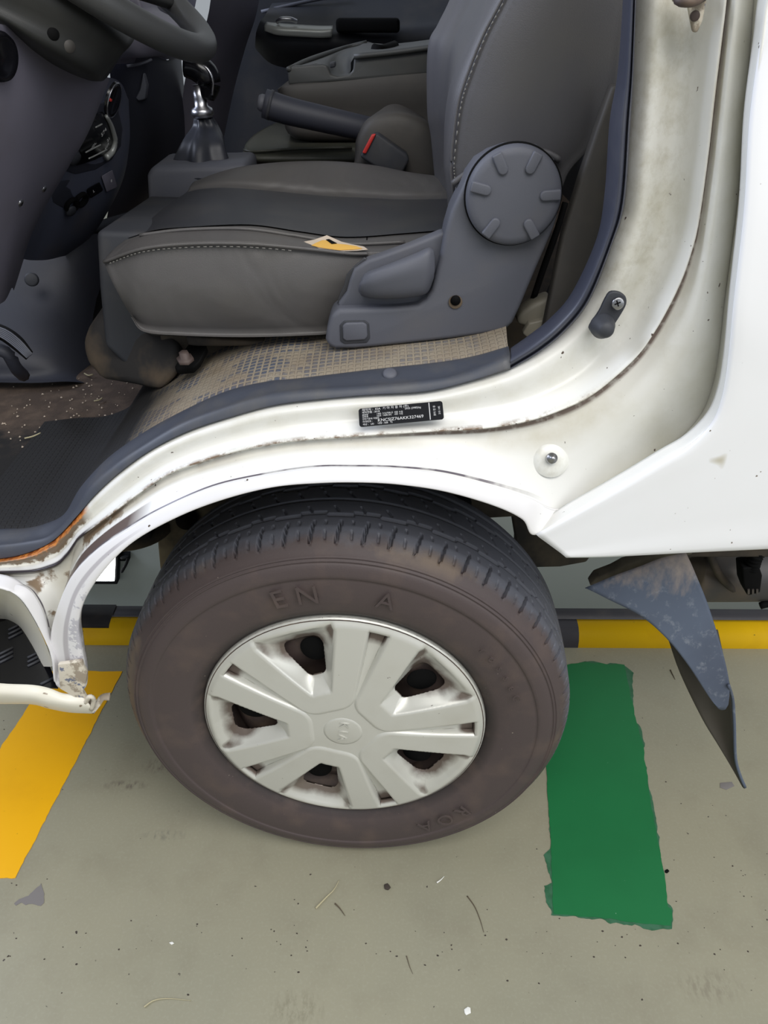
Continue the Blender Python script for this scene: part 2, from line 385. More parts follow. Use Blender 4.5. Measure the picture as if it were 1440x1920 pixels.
m = M('lamp_glow', (255, 255, 255), .5); m.b.inputs['Emission Color'].default_value = (.95, .98, 1, 1); m.b.inputs['Emission Strength'].default_value = 9; MAT['lamp'] = m.m
MAT['anchor'] = plastic('anchor', (138, 133, 120), .5)
MAT['straw'] = M('straw', (178, 170, 138), .8).m
MAT['twig'] = M('twig', (92, 80, 64), .8).m
MAT['chip_white'] = M('chip_white', (232, 232, 226), .6).m
MAT['concrete'] = M('concrete', (122, 118, 116), .8).m
MAT['soil'] = M('soil', (64, 56, 50), .9).m

# ================================================================ THE HALL
YE = 1.235   # near edge of the inspection pit
def edge_y(x): return YE + x * -0.008
fl = link('floor', [(-6, -5, 0), (6, -5, 0), (6, edge_y(6) + .02, 0), (-6, edge_y(-6) + .02, 0), (-6, 2.26, 0), (6, 2.26, 0), (6, 8, 0), (-6, 8, 0)],
          [(0, 1, 2, 3), (4, 5, 6, 7)], MAT['floor'], smooth=False); fl['kind'] = 'structure'
w = link('wall_pit_far', [(-6, 2.26, 0), (6, 2.26, 0), (6, 2.26, -1.6), (-6, 2.26, -1.6)], [(0, 1, 2, 3)], MAT['pit'], smooth=False); w['kind'] = 'structure'
w = link('wall_pit_near', [(-6, YE + .03, 0), (6, YE + .03, 0), (6, YE + .03, -1.6), (-6, YE + .03, -1.6)], [(0, 1, 2, 3)], MAT['pit'], smooth=False); w['kind'] = 'structure'
w = link('floor_pit', [(-6, YE, -1.6), (6, YE, -1.6), (6, 2.3, -1.6), (-6, 2.3, -1.6)], [(0, 1, 2, 3)], MAT['pit'], smooth=False); w['kind'] = 'structure'

# rounded kerb along the pit, painted in yellow and black lengths
kerb = bpy.data.objects.new('pit_kerb', None); C.objects.link(kerb); kerb.location = (0, YE, 0)
thing(kerb, 'low rounded kerb in yellow and black lengths along the inspection pit behind the front wheel', 'kerb')
def kerb_len(x0, x1, mat, name, prof):
    v = []; f = []; n = len(prof)
    for x in (x0, x1):
        for yy, z in prof: v.append((x, edge_y(x) - YE + yy, z))
    for i in range(n): f.append((i, (i + 1) % n, (i + 1) % n + n, i + n))
    f += [tuple(range(n)), tuple(range(2 * n - 1, n - 1, -1))]
    return recalc(link(name, v, f, mat, kerb))
PF = [(0, 0), (.002, .018), (.010, .032), (.022, .041), (.036, .044), (.044, .044), (.044, -.05), (0, -.05)]
PB = [(.044, .002), (.045, .046), (.078, .046), (.084, .040), (.084, -.05), (.044, -.05)]
x_a = atz(206, 1190, .02).x; x_b = atz(1081, 1185, .02).x; x_m = atz(600, 1185, .02).x
kerb_len(-3.0, x_m, MAT['curb_yellow'], 'yellow_length', PF)
kerb_len(x_m, x_b, MAT['curb_black'], 'black_length', PF)
kerb_len(x_b, 3.2, MAT['curb_yellow'], 'yellow_length', PF)
kerb_len(-3.0, 3.2, MAT['curb_black'], 'back_rail', PB)
kerb_len(-1.6, x_a, MAT['curb_black'], 'black_tape', [(.014, .0345), (.022, .043), (.045, .048), (.080, .048), (.08, .04), (.03, .03)])

# lamp let into the far pit wall
LY = 2.24
lp = plate('pit_lamp', [(120, 1040), (222, 1040), (220, 1096), (118, 1096)], LY - .02, .036, MAT['black'], None, .004)
thing(lp, 'bright square lamp with a dark frame on the pit wall, seen through the wheel arch', 'lamp')
plate('lamp_panel', [(128, 1046), (216, 1046), (214, 1090), (126, 1090)], LY - .026, .006, MAT['lamp'], lp, .002)
hk = tube('wall_hook', [at(228, 1046, LY - .02), at(240, 1044, LY - .03), at(236, 1058, LY - .03), at(228, 1072, LY - .02)], .006, MAT['black'])
thing(hk, 'small dark curved handle on the grey pit wall beside the square lamp', 'hook')
# keep it touching the wall
prism('wall_plate', [at(224, 1040, LY), at(242, 1040, LY), at(242, 1052, LY), at(224, 1052, LY)], (0, .025, 0), MAT['black'], hk)

# floor markings (thin coats of paint), outlines roughened
def rough_outline(px, amp=4, step=7, seed=0, keep=()):
    rnd = random.Random(seed); out = []
    n = len(px)
    for i in range(n):
        a = Vector(px[i]); b = Vector(px[(i + 1) % n]); L = (b - a).length; k = max(1, int(L / step)); nn = Vector((-(b - a).y, (b - a).x)).normalized()
        for j in range(k):
            q = a.lerp(b, j / k)
            if i not in keep: q = q + nn * (noise.noise(Vector((q.x * .06, q.y * .06, seed))) * amp + rnd.uniform(-.5, .5) * amp * .4)
            out.append((q.x, q.y))
    return out
def floor_paint(name, px, mat, h, parent=None):
    return prism(name, [atz(a, b, 0.0002) for a, b in px], (0, 0, h), mat, parent)
ys = floor_paint('floor_marking', rough_outline([(229, 1259), (29, 1646), (-60, 1650), (-60, 1500), (0, 1404), (98, 1259)], 2.2, 8, 3), MAT['yellow'], .0009)
thing(ys, 'wide yellow painted stripe slanting across the floor left of the wheel', 'floor marking')
gs = floor_paint('floor_marking', rough_outline([(1058, 1248), (1092, 1243), (1171, 1247), (1176, 1275), (1190, 1340), (1206, 1400), (1216, 1480), (1230, 1560), (1246, 1640), (1252, 1700), (1260, 1706), (1258, 1737), (1200, 1731), (1120, 1721), (1038, 1714), (1036, 1680), (1032, 1560), (1027, 1500), (1024, 1440), (1020, 1300)], 2.2, 6, 9), MAT['green'], .0011)
thing(gs, 'green painted rectangle on the floor to the right of the wheel', 'floor marking')
floor_paint('first_coat', rough_outline([(1074, 1246), (1086, 1241), (1170, 1246), (1186, 1262), (1188, 1300), (1184, 1345), (1202, 1362), (1210, 1400), (1202, 1420), (1212, 1440), (1222, 1505), (1236, 1570), (1239, 1610), (1250, 1690), (1262, 1708), (1260, 1742), (1222, 1745), (1190, 1736), (1145, 1730), (1125, 1722), (1034, 1716), (1022, 1676), (1020, 1660), (1036, 1655), (1022, 1610), (1020, 1604), (1034, 1590), (1028, 1520), (1050, 1400)], 4.5, 5, 21), MAT['green2'], .0006, gs)

def bare(px, seed, label, mat, name='floor_patch', cat='patch', h=.0005):
    o = floor_paint(name, rough_outline(px, 2.5, 5, seed), mat, h); return thing(o, label, cat)
o = bare([(78, 1656), (83, 1676), (82, 1692), (77, 1698), (60, 1696), (48, 1697), (40, 1692), (30, 1698), (26, 1694), (36, 1686), (54, 1680), (66, 1668)], 5, 'small grey wedge of bare concrete showing through the floor paint at the lower left', MAT['concrete'])

def straw(px, z, r, mat, label, cat, name, group=None):
    o = tube(name, [atz(a, b, z) for a, b in px], lambda t: r * (1.15 - t * .8), mat, None, 6, sub=6)
    thing(o, label, cat, group); return o
straw([(592, 1703), (612, 1682), (626, 1668), (636, 1650)], .0022, .0014, MAT['straw'], 'pale dry stalk lying on the floor below the wheel', 'stalk', 'dry_stalk')
straw([(270, 1888), (288, 1876), (315, 1872), (358, 1876)], .0018, .0011, MAT['straw'], 'curved pale dry stalk on the floor at the bottom left of the photo', 'stalk', 'dry_stalk')
straw([(628, 1694), (637, 1703), (647, 1717)], .0018, .0011, MAT['twig'], 'short dark twig beside the pale dry stalk below the wheel', 'twig', 'twig')
straw([(762, 1792), (768, 1812), (774, 1826)], .0012, .0006, MAT['twig'], 'thin dark fibre on the floor near the bottom centre of the photo', 'twig', 'twig')
straw([(819, 1655), (826, 1650), (833, 1643)], .0018, .0012, MAT['chip_white'], 'small white curled sliver on the floor below the tyre', 'sliver', 'paint_sliver')
straw([(876, 1680), (890, 1700), (900, 1724), (907, 1748)], .0008, .0009, MAT['twig'], 'brown curved strand on the floor left of the green rectangle', 'strand', 'dry_strand')
straw([(1257, 1256), (1262, 1266), (1266, 1274)], .0012, .0012, MAT['twig'], 'tiny brown splinter on the floor beside the mudflap', 'splinter', 'splinter')
def chip(px, mat, label, cat, name, h=.0015):
    o = prism(name, [atz(a, b, .0003) for a, b in px], (0, 0, h), mat, None, h * .4); thing(o, label, cat); return o
chip([(870, 1893), (877, 1888), (882, 1890), (883, 1900), (874, 1904), (871, 1900)], MAT['chip_white'], 'small white paint chip near the bottom edge below the green rectangle', 'paint chip', 'paint_chip')
chip([(317, 1768), (323, 1766), (327, 1769), (322, 1772)], MAT['chip_white'], 'tiny white chip on the floor left of the photo centre', 'paint chip', 'paint_chip')
chip([(720, 1660), (727, 1657), (733, 1665), (728, 1670), (721, 1668)], MAT['soil'], 'small brown lump of dirt on the floor under the tyre', 'lump', 'dirt_lump', .003)
chip([(1246, 1633), (1251, 1630), (1255, 1634), (1251, 1638), (1247, 1637)], MAT['black'], 'round black crumb beside the right edge of the green rectangle', 'crumb', 'crumb', .002)
chip([(1350, 1468), (1372, 1466), (1377, 1474), (1362, 1481), (1350, 1477)], MAT['concrete'], 'grey worn spot on the floor left of the tip of the mudflap', 'spot', 'floor_patch', .0005)
# loose grit on the floor, too much to count
v = []; f = []
rnd = random.Random(4)
for i in range(190):
    q = atz(rnd.uniform(0, 1440), rnd.choice([rnd.uniform(1240, 1900), rnd.uniform(1600, 1800)]), .0002)
    if -.5 < q.x < .3 and q.y > .66 and q.y < 1.0: continue
    s = rnd.uniform(.0006, .0018); b = len(v); a0 = rnd.uniform(0, 6)
    for k in range(5):
        rr = s * rnd.uniform(.5, 1.1); v.append((q.x + rr * math.cos(a0 + k * 1.256) * 1.3, q.y + rr * math.sin(a0 + k * 1.256), .0002))
    v.append((q.x, q.y, s * .9)); f += [(b + k, b + (k + 1) % 5, b + 5) for k in range(5)]
gr = link('floor_grit', v, f, MAT['soil'], smooth=False); gr['kind'] = 'stuff'; gr['label'] = 'dark grit scattered over the grey painted floor'; gr['category'] = 'grit'

# ================================================================ THE TRUCK
T = bpy.data.objects.new('truck', None); C.objects.link(T)
thing(T, 'white cab-over truck with its driver door open, grey seat and silver wheel cover', 'truck')

# ---- body side: pressed steel from the door seal to the wheel arch and the rear corner panel
ST = [  # seal edge A | ledge D | flare line F | outer edge G
((-60,1052),(-60,1075),(-60,1086),(-60,1097)), ((0,1048),(0,1073),(0,1088),(0,1102)), ((52,1037),(60,1071),(50,1100),(35,1120)),
((85,1022),(96,1062),(74,1128),(60,1154)), ((101,1013),(112,1054),(88,1165),(83,1198)), ((113,1002),(122,1044),(95,1205),(100,1240)),
((122,993),(131,1034),(104,1250),(108,1288)), ((130,985),(139,1022),(104,1244),(156,1290)), ((138,975),(147,1010),(98,1190),(150,1222)),
((147,965),(160,999),(109,1140),(145,1178)), ((160,948),(178,986),(135,1080),(156,1128)), ((188,918),(210,962),(178,1033),(194,1070)),
((222,888),(258,926),(235,993),(250,1016)), ((280,846),(312,890),(302,954),(330,971)), ((347,812),(372,866),(399,912),(415,938)),
((417,787),(455,842),(500,889),(510,914)), ((500,763),(544,826),(590,876),(600,906)), ((590,750),(620,820),(670,875),(680,905)),
((670,742),(700,814),(743,877),(750,909)), ((792,735),(800,808),(830,886),(835,922)), ((889,713),(905,802),(920,908),(925,948)),
((957,690),(990,788),(990,930),(980,974)), ((1000,666),(1060,764),(1050,952),(1006,1003)), ((1040,637),(1110,738),(1120,915),(1080,962)),
((1070,608),(1160,698),(1195,872),(1170,911)), ((1095,577),(1198,660),(1240,842),(1244,867)), ((1113,550),(1226,620),(1280,812),(1295,837)),
((1130,510),(1250,578),(1315,770),(1337,795)), ((1147,458),(1273,530),(1336,715),(1358,747)), ((1160,420),(1291,480),(1348,645),(1370,679)),
((1168,385),(1306,420),(1358,550),(1381,565)), ((1174,298),(1323,300),(1378,395),(1400,395)), ((1183,183),(1336,180),(1394,225),(1410,229)),
((1190,69),(1349,70),(1405,80),(1428,90)), ((1192,0),(1357,0),(1412,-10),(1440,0)), ((1193,-90),(1364,-90),(1420,-100),(1462,-90)),
((1195,-300),(1380,-300),(1440,-310),(1490,-300))]
def yk(keys, s):
    for (a, ya), (b, yb) in zip(keys, keys[1:]):
        if s <= b:
            t = max(0, (s - a) / (b - a)); t = t * t * (3 - 2 * t); return ya + (yb - ya) * t
    return keys[-1][1]
KA = [(0, .770), (12, .772), (20, .776), (26, .800), (36, .815)]
KB = [(0, .756), (12, .762), (20, .764), (26, .782), (36, .792)]
KC = [(0, .758), (12, .764), (20, .764), (26, .792), (36, .806)]
KD = [(0, .736), (12, .742), (20, .740), (26, .752), (36, .762)]
KE = [(0, .742), (12, .738), (20, .738), (25, .742), (36, .755)]
KF = [(0, .722), (12, .714), (21, .714), (25, .758), (36, .768)]
KG = [(0, .708), (12, .702), (22, .700), (26, .702), (36, .730)]
rows = [[] for _ in range(10)]
for i, (a, d, ff, g) in enumerate(ST):
    A, D, F_, G = (Vector(q) for q in (a, d, ff, g))
    dn = (F_ - D).normalized(); fn = (G - F_).normalized()
    R = i >= 22
    pts = [(A + (A - D).normalized() * 14, yk(KA, i) + .02), (A, yk(KA, i)), (A.lerp(D, .25), yk(KB, i)), (A.lerp(D, .62), yk(KC, i)), (D, yk(KD, i)),
           (D + dn * 5, yk(KD, i) + .010), (D.lerp(F_, .45), yk(KE, i)), (F_, yk(KF, i) + .002), (F_ + fn * 4, yk(KF, i) - (.0035 if not R else 0)), (G, yk(KG, i))]
    for k, (q, Y) in enumerate(pts): rows[k].append(at(q.x, q.y, Y))
# folded return of the lip / hem
rows.append([p + Vector((0, .018, .004)) for p in rows[9]])
body = loft('body_side', rows, MAT['paint'], T, nu=8, nv=6, attrs=True)
# pv: 1=A 4=D 5=under ledge 7=F 9=G
solid(body, .0012, 1)

# rear corner panel
RC = [Vector(s[3]) for s in ST[22:]]
cols = []
tgt = [(1062,1044),(1130,1043),(1210,1039),(1300,1034),(1400,1029),(1500,1024),(1700,1016),(1760,960),(1760,780),(1760,600),(1760,400),(1760,200),(1760,60),(1760,-60),(1760,-300)]
def qY(p, y):   # plane that leans in slightly above its crease
    return .698 + max(0, (520 - y)) * .00006
prow = []
for t in (0, .012, .25, .5, .75, 1.0):
    r_ = []
    for a, b in zip(RC, tgt):
        q = a.lerp(Vector(b), t); r_.append(at(q.x, q.y, qY(0, q.y) + (.006 if t == 0 else 0)))
    prow.append(r_)
prow.append([p + Vector((0, .015, 0.0)) for p in prow[-1]])
qp = loft('corner_panel', prow, MAT['panel'], T, nu=6, nv=4)
solid(qp, .0012, 1)

# lower sill below the step, with its crumpled end
sl = [[at(-80,1270,.70), at(0,1281,.70), at(60,1284,.698), at(92,1290,.70), at(120,1300,.70), at(150,1300,.70)],
      [at(-80,1300,.690), at(0,1302,.690), at(60,1306,.688), at(92,1314,.69), at(130,1320,.69), at(168,1322,.692)],
      [at(-80,1319,.700), at(0,1319,.700), at(60,1320,.698), at(92,1328,.70), at(130,1335,.70), at(172,1337,.700)],
      [at(-80,1319,.72), at(0,1319,.72), at(60,1320,.72), at(92,1328,.72), at(130,1335,.72), at(172,1337,.72)]]
o = loft('lower_sill', sl, MAT['sill'], T, 5, 4); solid(o, .0012, 1)
o = plate('torn_flange', [(108,1246),(153,1240),(157,1252),(163,1262),(161,1282),(155,1296),(160,1306),(172,1316),(171,1334),(150,1314),(112,1292)], .6965, .006, MAT['chipped'], T, .0015)
tube('bent_lip', [at(172,1336,.70), at(182,1322,.712), at(192,1308,.72), at(206,1306,.722)], lambda t: .004 + .003 * t, MAT['chipped'], T, 8, flat=.5)
tube('folded_lip', [at(160,1318,.695), at(168,1306,.69), at(176,1312,.692), at(171,1330,.695)], .003, MAT['chipped'], T, 8)

# step well: white arched recess wall and the black rubber tread
sw = [[at(-80,1097,.712), at(0,1102,.712), at(33,1119,.711), at(58,1152,.71), at(81,1196,.709), at(100,1246,.708)],
      [at(-80,1106,.74), at(0,1112,.74), at(26,1128,.74), at(50,1160,.74), at(74,1200,.735), at(96,1250,.72)],
      [at(-80,1130,.80), at(0,1135,.80), at(20,1148,.80), at(40,1170,.80), at(60,1200,.78), at(80,1250,.75)],
      [at(-80,1160,.86), at(0,1160,.86), at(20,1165,.86), at(40,1180,.84), at(60,1215,.80), at(80,1255,.76)]]
loft('step_well', sw, MAT['sill'], T, 4, 4)
step = loft('step_tread', [[at(-80,1152,.87), at(0,1156,.87), at(54,1154,.86)], [at(-80,1200,.80), at(0,1205,.80), at(78,1210,.79)], [at(-80,1262,.715), at(0,1279,.71), at(107,1284,.71)], [at(-80,1275,.705), at(0,1284,.702), at(107,1290,.702)]], MAT['black_gloss'], T, 6, 6)
for cx0, cy0 in ((12, 1222), (66, 1228), (30, 1176), (-20, 1260), (90, 1262)):
    for k in range(3):
        a_, b_ = (cx0 - 14, cy0 + 6 + k * 8), (cx0 + 12, cy0 - 7 + k * 8)
        pa, pb_ = on(step, *a_, .0006)[0], on(step, *b_, .0006)[0]
        if pa and pb_: tube('tread_rib', [pa, pb_], .0018, MAT['trim_dark'], step, 6, sub=1)

# ---- door seal and scuff plate
SI = [(1168,-300),(1168,-60),(1168,0),(1158,137),(1143,229),(1134,360),(1118,449),(1072,549),(1030,598),(990,630),(957,653)]
SOu = [(1195,-300),(1193,-60),(1192,0),(1187,137),(1181,229),(1170,380),(1147,458),(1105,562),(1061,619),(1012,660),(957,693)]
def mid(a, b, t): return (a[0] + (b[0] - a[0]) * t, a[1] + (b[1] - a[1]) * t)
seal_rows = [[at(*mid(a, b, t), Y) for a, b in zip(SI, SOu)] for t, Y in ((0, .845), (.02, .806), (.35, .780), (.62, .770), (.80, .772), (.86, .780), (.93, .772), (1.0, .776), (1.04, .80))]
loft('door_seal', seal_rows, MAT['seal'], T, 6, 4)
U1 = [(-80,1000),(0,992),(50,990),(87,981),(121,963),(150,915),(194,866),(243,828),(312,786),(417,736),(500,715),(560,709),(710,691),(822,679),(890,667),(953,649)]
U2 = [(-80,1022),(0,1016),(52,1010),(92,1000),(130,966),(162,915),(208,872),(262,834),(336,790),(425,756),(500,735),(560,727),(700,717),(785,709),(860,697),(956,661)]
U3 = [(-80,1052),(0,1048),(52,1037),(101,1013),(147,965),(180,927),(232,880),(292,839),(360,806),(440,780),(510,761),(570,752),(690,741),(800,734),(885,714),(957,691)]
sc_rows = [[at(*p, .84) - Vector((0, 0, .012)) for p in U1], [at(*p, .815) for p in U1], [at(*p, .785) for p in U2], [at(*mid(a, b, .3), .774) for a, b in zip(U2, U3)], [at(*mid(a, b, .9), .768) for a, b in zip(U2, U3)], [at(*p, .770) for p in U3], [at(p[0], p[1] + 2, .785) for p in U3]]
scf = loft('scuff_plate', sc_rows, MAT['scuff'], T, 6, 4, caps=True)
lathe('plug', [(0, .003), (.006, .003), (.008, .001), (.008, 0)], MAT['trim'], scf, 20, frame(at(731, 701, .797), (0, -.5, 1)))

# ---- small fittings on the body
def facing(px, py, Y, tilt=0.0, xdir=(1, 0, 0)):
    return frame(at(px, py, Y), (0, -math.cos(tilt), math.sin(tilt)), xdir)
# certification plate glued below the scuff plate
PL = [(674,766),(681,762),(827,750),(831,754),(831,790),(827,794),(676,798),(671,794)]
c0, c1, c2 = at(674, 766, .758), at(831, 751, .758), at(671, 797, .742)
ex = (c1 - c0).normalized(); nz = ex.cross(c0 - c2).normalized(); ey = nz.cross(ex).normalized()
if nz.y > 0: nz = -nz
PM = Matrix((ex, ey, nz)).transposed().to_4x4(); PM.translation = c0.lerp(at(831, 792, .742), .5) + nz * .003
Wp, Hp = (c1 - c0).length, .5 * ((c0 - c2).length + (c1 - at(831, 792, .742)).length)
def rrect(w_, h_, r_, n=5):
    out = []
    for sx_, sy_, a0 in ((1, 1, 0), (-1, 1, 90), (-1, -1, 180), (1, -1, 270)):
        for k in range(n + 1):
            a = math.radians(a0 + 90 * k / n); out.append(Vector((sx_ * (w_ / 2 - r_) + r_ * math.cos(a), sy_ * (h_ / 2 - r_) + r_ * math.sin(a), 0)))
    return out
pl = prism('certification_label', [PM @ q for q in rrect(Wp, Hp, .003)], nz * .0006, MAT['black_gloss'], T)
pl['label'] = 'small black label with white print'
def ptext(s, fx_, fy_, size, al='LEFT', sx=1.0, rot=0):
    Mx = PM @ Matrix.Translation((Wp * (fx_ - .5), Hp * (.5 - fy_), .0008)) @ Matrix.Rotation(rot, 4, 'Z')
    text('printing', s, Mx, size, MAT['white_print'], pl, .0001, al, sx)
ptext('제작자 :  KIA  기 아 자 동 차 (주)', .04, .11, .0036, sx=1.05)
ptext('제작연월 : 2018', .04, .25, .0030); ptext('2935 (2985)kg', .55, .24, .0030)
ptext('총중량', .04, .38, .0024); ptext('1300  215/70R15  450  6.5J', .21, .38, .0026)
ptext('전후축', .04, .49, .0024); ptext('1635  145R13C    450  4.5J', .21, .49, .0026)
ptext('안전기준에 적합함', .04, .61, .0024)
ptext('차대번호 :', .04, .75, .0026); ptext('KNCSJZ76AKK327469', .22, .74, .0050, sx=1.05)
ptext('색상 :   UD     내장 : 32B   15', .04, .90, .0027)
ptext('포터 전 후', .90, .5, .0030, 'CENTER', 1.0, PI / 2); ptext('215 145', .955, .5, .0030, 'CENTER', 1.0, PI / 2)
prism('divider', [PM @ Vector((Wp * .335 + a, b, .0006)) for a, b in ((0, -Hp * .46), (.0009, -Hp * .46), (.0009, Hp * .46), (0, Hp * .46))], nz * .0002, MAT['white_print'], pl)

# courtesy-light switch on the pillar
sY = .783
swb = plate('door_switch', cr(V2([(1144,549),(1160,548),(1173,556),(1175,570),(1166,588),(1152,610),(1140,628),(1122,630),(1108,622),(1106,612),(1124,585),(1134,564)]), 3, True) and [(q.x, q.y) for q in cr(V2([(1144,549),(1160,548),(1173,556),(1175,570),(1166,588),(1152,610),(1140,628),(1122,630),(1108,622),(1106,612),(1124,585),(1134,564)]), 3, True)], .765, .006, MAT['trim_dark'], T, .0015)
disc('switch_screw', 1158, 569, .762, .0062, .0025, MAT['screw'], swb, (0, -1, .15), .001)
for a in (0, PI / 2):
    Mx = facing(1158, 569, .7592, .15) @ Matrix.Rotation(a + .4, 4, 'Z')
    prism('screw_slot', [Mx @ Vector(q) for q in ((-.0032, -.0006, 0), (.0032, -.0006, 0), (.0032, .0006, 0), (-.0032, .0006, 0))], Mx.to_3x3() @ Vector((0, 0, .0003)), MAT['black'], swb)
lathe('switch_plunger', [(0, .022), (.006, .021), (.0085, .018), (.0095, .012), (.0125, .006), (.0125, 0)], MAT['trim_dark'], swb, 28, frame(at(1128, 610, .765), (0, -1, .1)))
# rivet bolt in its round boss
bo = lathe('pillar_boss', [(.021, -.002), (.018, .0006), (.014, .0026), (.010, .0034), (.004, .0036), (0, .0036)], MAT['boss'], T, 48, frame(at(1034, 860, .7365), (.05, -1, .55)))
lathe('boss_bolt', [(0, .008), (.0030, .008), (.0034, .004), (.0058, .004), (.0062, 0)], MAT['screw'], bo, 20, frame(at(1034, 859, .730), (.05, -1, .5)))
# striker loop at the top of the pillar
st = plate('door_striker', [(1262,-30),(1325,-30),(1326,0),(1318,40),(1308,62),(1300,60),(1294,30),(1290,6),(1262,4)], .772, .006, MAT['chipped'], T, .002)
st['label'] = 'worn metal striker plate'
tube('striker_loop', [at(1270,-6,.77), at(1275,2,.75), at(1300,3,.75), at(1318,-6,.77)], .004, MAT['steel'], st, 8)
disc('striker_bolt', 1302, 30, .772, .004, .003, MAT['steel'], st, (0, -1, 0), .001)

# ---- floor of the cab
def drop(p, Y): return Vector((p.x, Y, p.z))
near = [at(a, b, .815) for a, b in U1]
mat_rows = [[p + Vector((0, -.012, -.006)) for p in near], [p + Vector((0, .01, 0.002)) for p in near], [p + Vector((.004, .06, .006)) for p in near], [p + Vector((.006, .14, .008)) for p in near], [p + Vector((.006, .30, .008)) for p in near]]
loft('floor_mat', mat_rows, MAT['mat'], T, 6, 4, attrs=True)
zf = near[1].z
cf = link('cab_floor', [(-1.3, .80, zf - .004), (-.30, .80, zf - .004), (-.30, 2.3, zf - .004), (-1.3, 2.3, zf - .004), (-.16, 1.10, near[8].z), (-.16, 2.3, near[8].z), (.45, 1.10, near[10].z), (.45, 2.3, near[10].z)], [(0, 1, 2, 3), (1, 4, 5, 2), (4, 6, 7, 5)], MAT['carpet'], T, False)
v = []; f = []
rnd = random.Random(11)
for i in range(120):
    q = atz(rnd.uniform(0, 260), rnd.gauss(760, 45), zf)
    s = rnd.uniform(.0008, .0030); b = len(v); a0 = rnd.uniform(0, 6)
    for k in range(5):
        rr = s * rnd.uniform(.5, 1.1); v.append((q.x + rr * math.cos(a0 + k * 1.256), q.y + rr * math.sin(a0 + k * 1.256), zf - .003))
    v.append((q.x, q.y, zf - .002 + s * .5)); f += [(b + k, b + (k + 1) % 5, b + 5) for k in range(5)]
g = link('grit', v, f, MAT['torn'], T, False); g['kind'] = 'stuff'
for pp in ([(46,822),(62,818),(76,812)], [(158,700),(166,704),(174,702)], [(176,752),(186,750),(192,746)]):
    tube('straw', [atz(a, b, zf + .002) for a, b in pp], .0012, MAT['straw'], T, 6)

# ================================================================ DRIVER SEAT
def seatrow(l): return [at(a, b, Y) for a, b, Y in l]
cush = loft('driver_seat', [
    seatrow([(300,625,1.40),(330,635,1.40),(400,632,1.40),(480,632,1.40),(580,632,1.40),(660,625,1.40),(760,600,1.40),(880,600,1.40)]),
    seatrow([(252,597,.945),(276,622,.935),(341,628,.935),(456,631,.935),(570,628,.935),(640,622,.94),(760,600,.94),(880,600,.94)]),
    seatrow([(246,592,.925),(272,616,.915),(341,622,.912),(456,625,.912),(570,622,.912),(640,616,.92),(760,590,.92),(880,590,.92)]),
    seatrow([(216,540,.915),(265,550,.900),(340,550,.896),(456,552,.896),(560,545,.898),(645,540,.906),(760,530,.91),(880,520,.91)]),
    seatrow([(195,492,.925),(265,470,.908),(350,461,.906),(456,460,.906),(560,468,.908),(650,478,.912),(760,476,.912),(880,465,.912)]),
    seatrow([(196,486,.935),(265,463,.914),(350,453,.913),(456,453,.913),(560,461,.915),(650,471,.918),(760,470,.918),(880,460,.918)]),
    seatrow([(212,468,.955),(262,444,.945),(345,434,.945),(456,432,.945),(555,445,.945),(650,461,.945),(760,458,.945),(880,445,.945)]),
    seatrow([(235,450,.985),(290,434,.985),(360,428,.985),(470,424,.985),(565,437,.985),(650,447,.985),(760,440,.985),(880,430,.985)]),
    seatrow([(262,428,1.07),(310,415,1.07),(385,407,1.07),(480,407,1.07),(575,418,1.07),(655,425,1.07),(760,420,1.07),(880,415,1.07)]),
    seatrow([(310,388,1.20),(350,380,1.20),(415,376,1.20),(500,380,1.20),(590,388,1.20),(670,392,1.20),(760,392,1.20),(880,388,1.20)]),
    seatrow([(349,361,1.31),(380,356,1.31),(430,354,1.31),(510,360,1.31),(608,369,1.31),(690,373,1.31),(760,376,1.31),(880,374,1.31)]),
    seatrow([(356,350,1.335),(390,340,1.335),(440,334,1.335),(520,338,1.335),(612,346,1.335),(692,352,1.335),(765,356,1.335),(880,356,1.335)]),
    seatrow([(365,340,1.385),(405,325,1.385),(455,313,1.385),(530,306,1.385),(620,305,1.385),(700,313,1.385),(770,325,1.385),(880,338,1.385)]),
    seatrow([(375,345,1.42),(415,332,1.42),(465,322,1.42),(540,316,1.42),(625,316,1.42),(705,322,1.42),(775,335,1.42),(880,345,1.42)]),
    seatrow([(378,400,1.43),(415,400,1.43),(465,400,1.43),(540,400,1.43),(625,400,1.43),(705,400,1.43),(775,400,1.43),(880,400,1.43)]),
], MAT['leather_side'], T, nu=8, nv=5, closed_v=True, caps=True)
seat = cush; seat['label'] = 'driver seat in worn grey leather with a torn cushion edge'
# smoother centre panel lying on the cushion
loft('seat_insert', [
    seatrow([(240,446,.985),(292,431,.985),(360,425,.985),(470,421,.985),(565,434,.985),(650,444,.985),(760,437,.985),(880,427,.985)]),
    seatrow([(266,425,1.07),(312,411,1.07),(385,403,1.07),(480,403,1.07),(575,414,1.07),(655,421,1.07),(760,416,1.07),(880,411,1.07)]),
    seatrow([(314,385,1.20),(352,376,1.20),(415,372,1.20),(500,376,1.20),(590,384,1.20),(670,388,1.20),(760,388,1.20),(880,384,1.20)]),
    seatrow([(351,360,1.31),(380,354,1.31),(430,352,1.31),(510,358,1.31),(608,367,1.31),(690,371,1.31),(760,374,1.31),(880,372,1.31)]),
], MAT['leather_insert'], seat, nu=6, nv=5)
tube('insert_seam', seatrow([(688,452,.972),(690,425,1.06),(697,395,1.19),(704,377,1.30)]), .0016, MAT['black'], seat, 6)
tube('cushion_seam', seatrow([(195,491,.921),(265,467,.9035),(350,457.5,.9015),(456,457,.9015),(560,465,.9035),(650,475,.9085),(690,476,.909)]), .0022, MAT['leather_side'], seat, 8, sub=8)
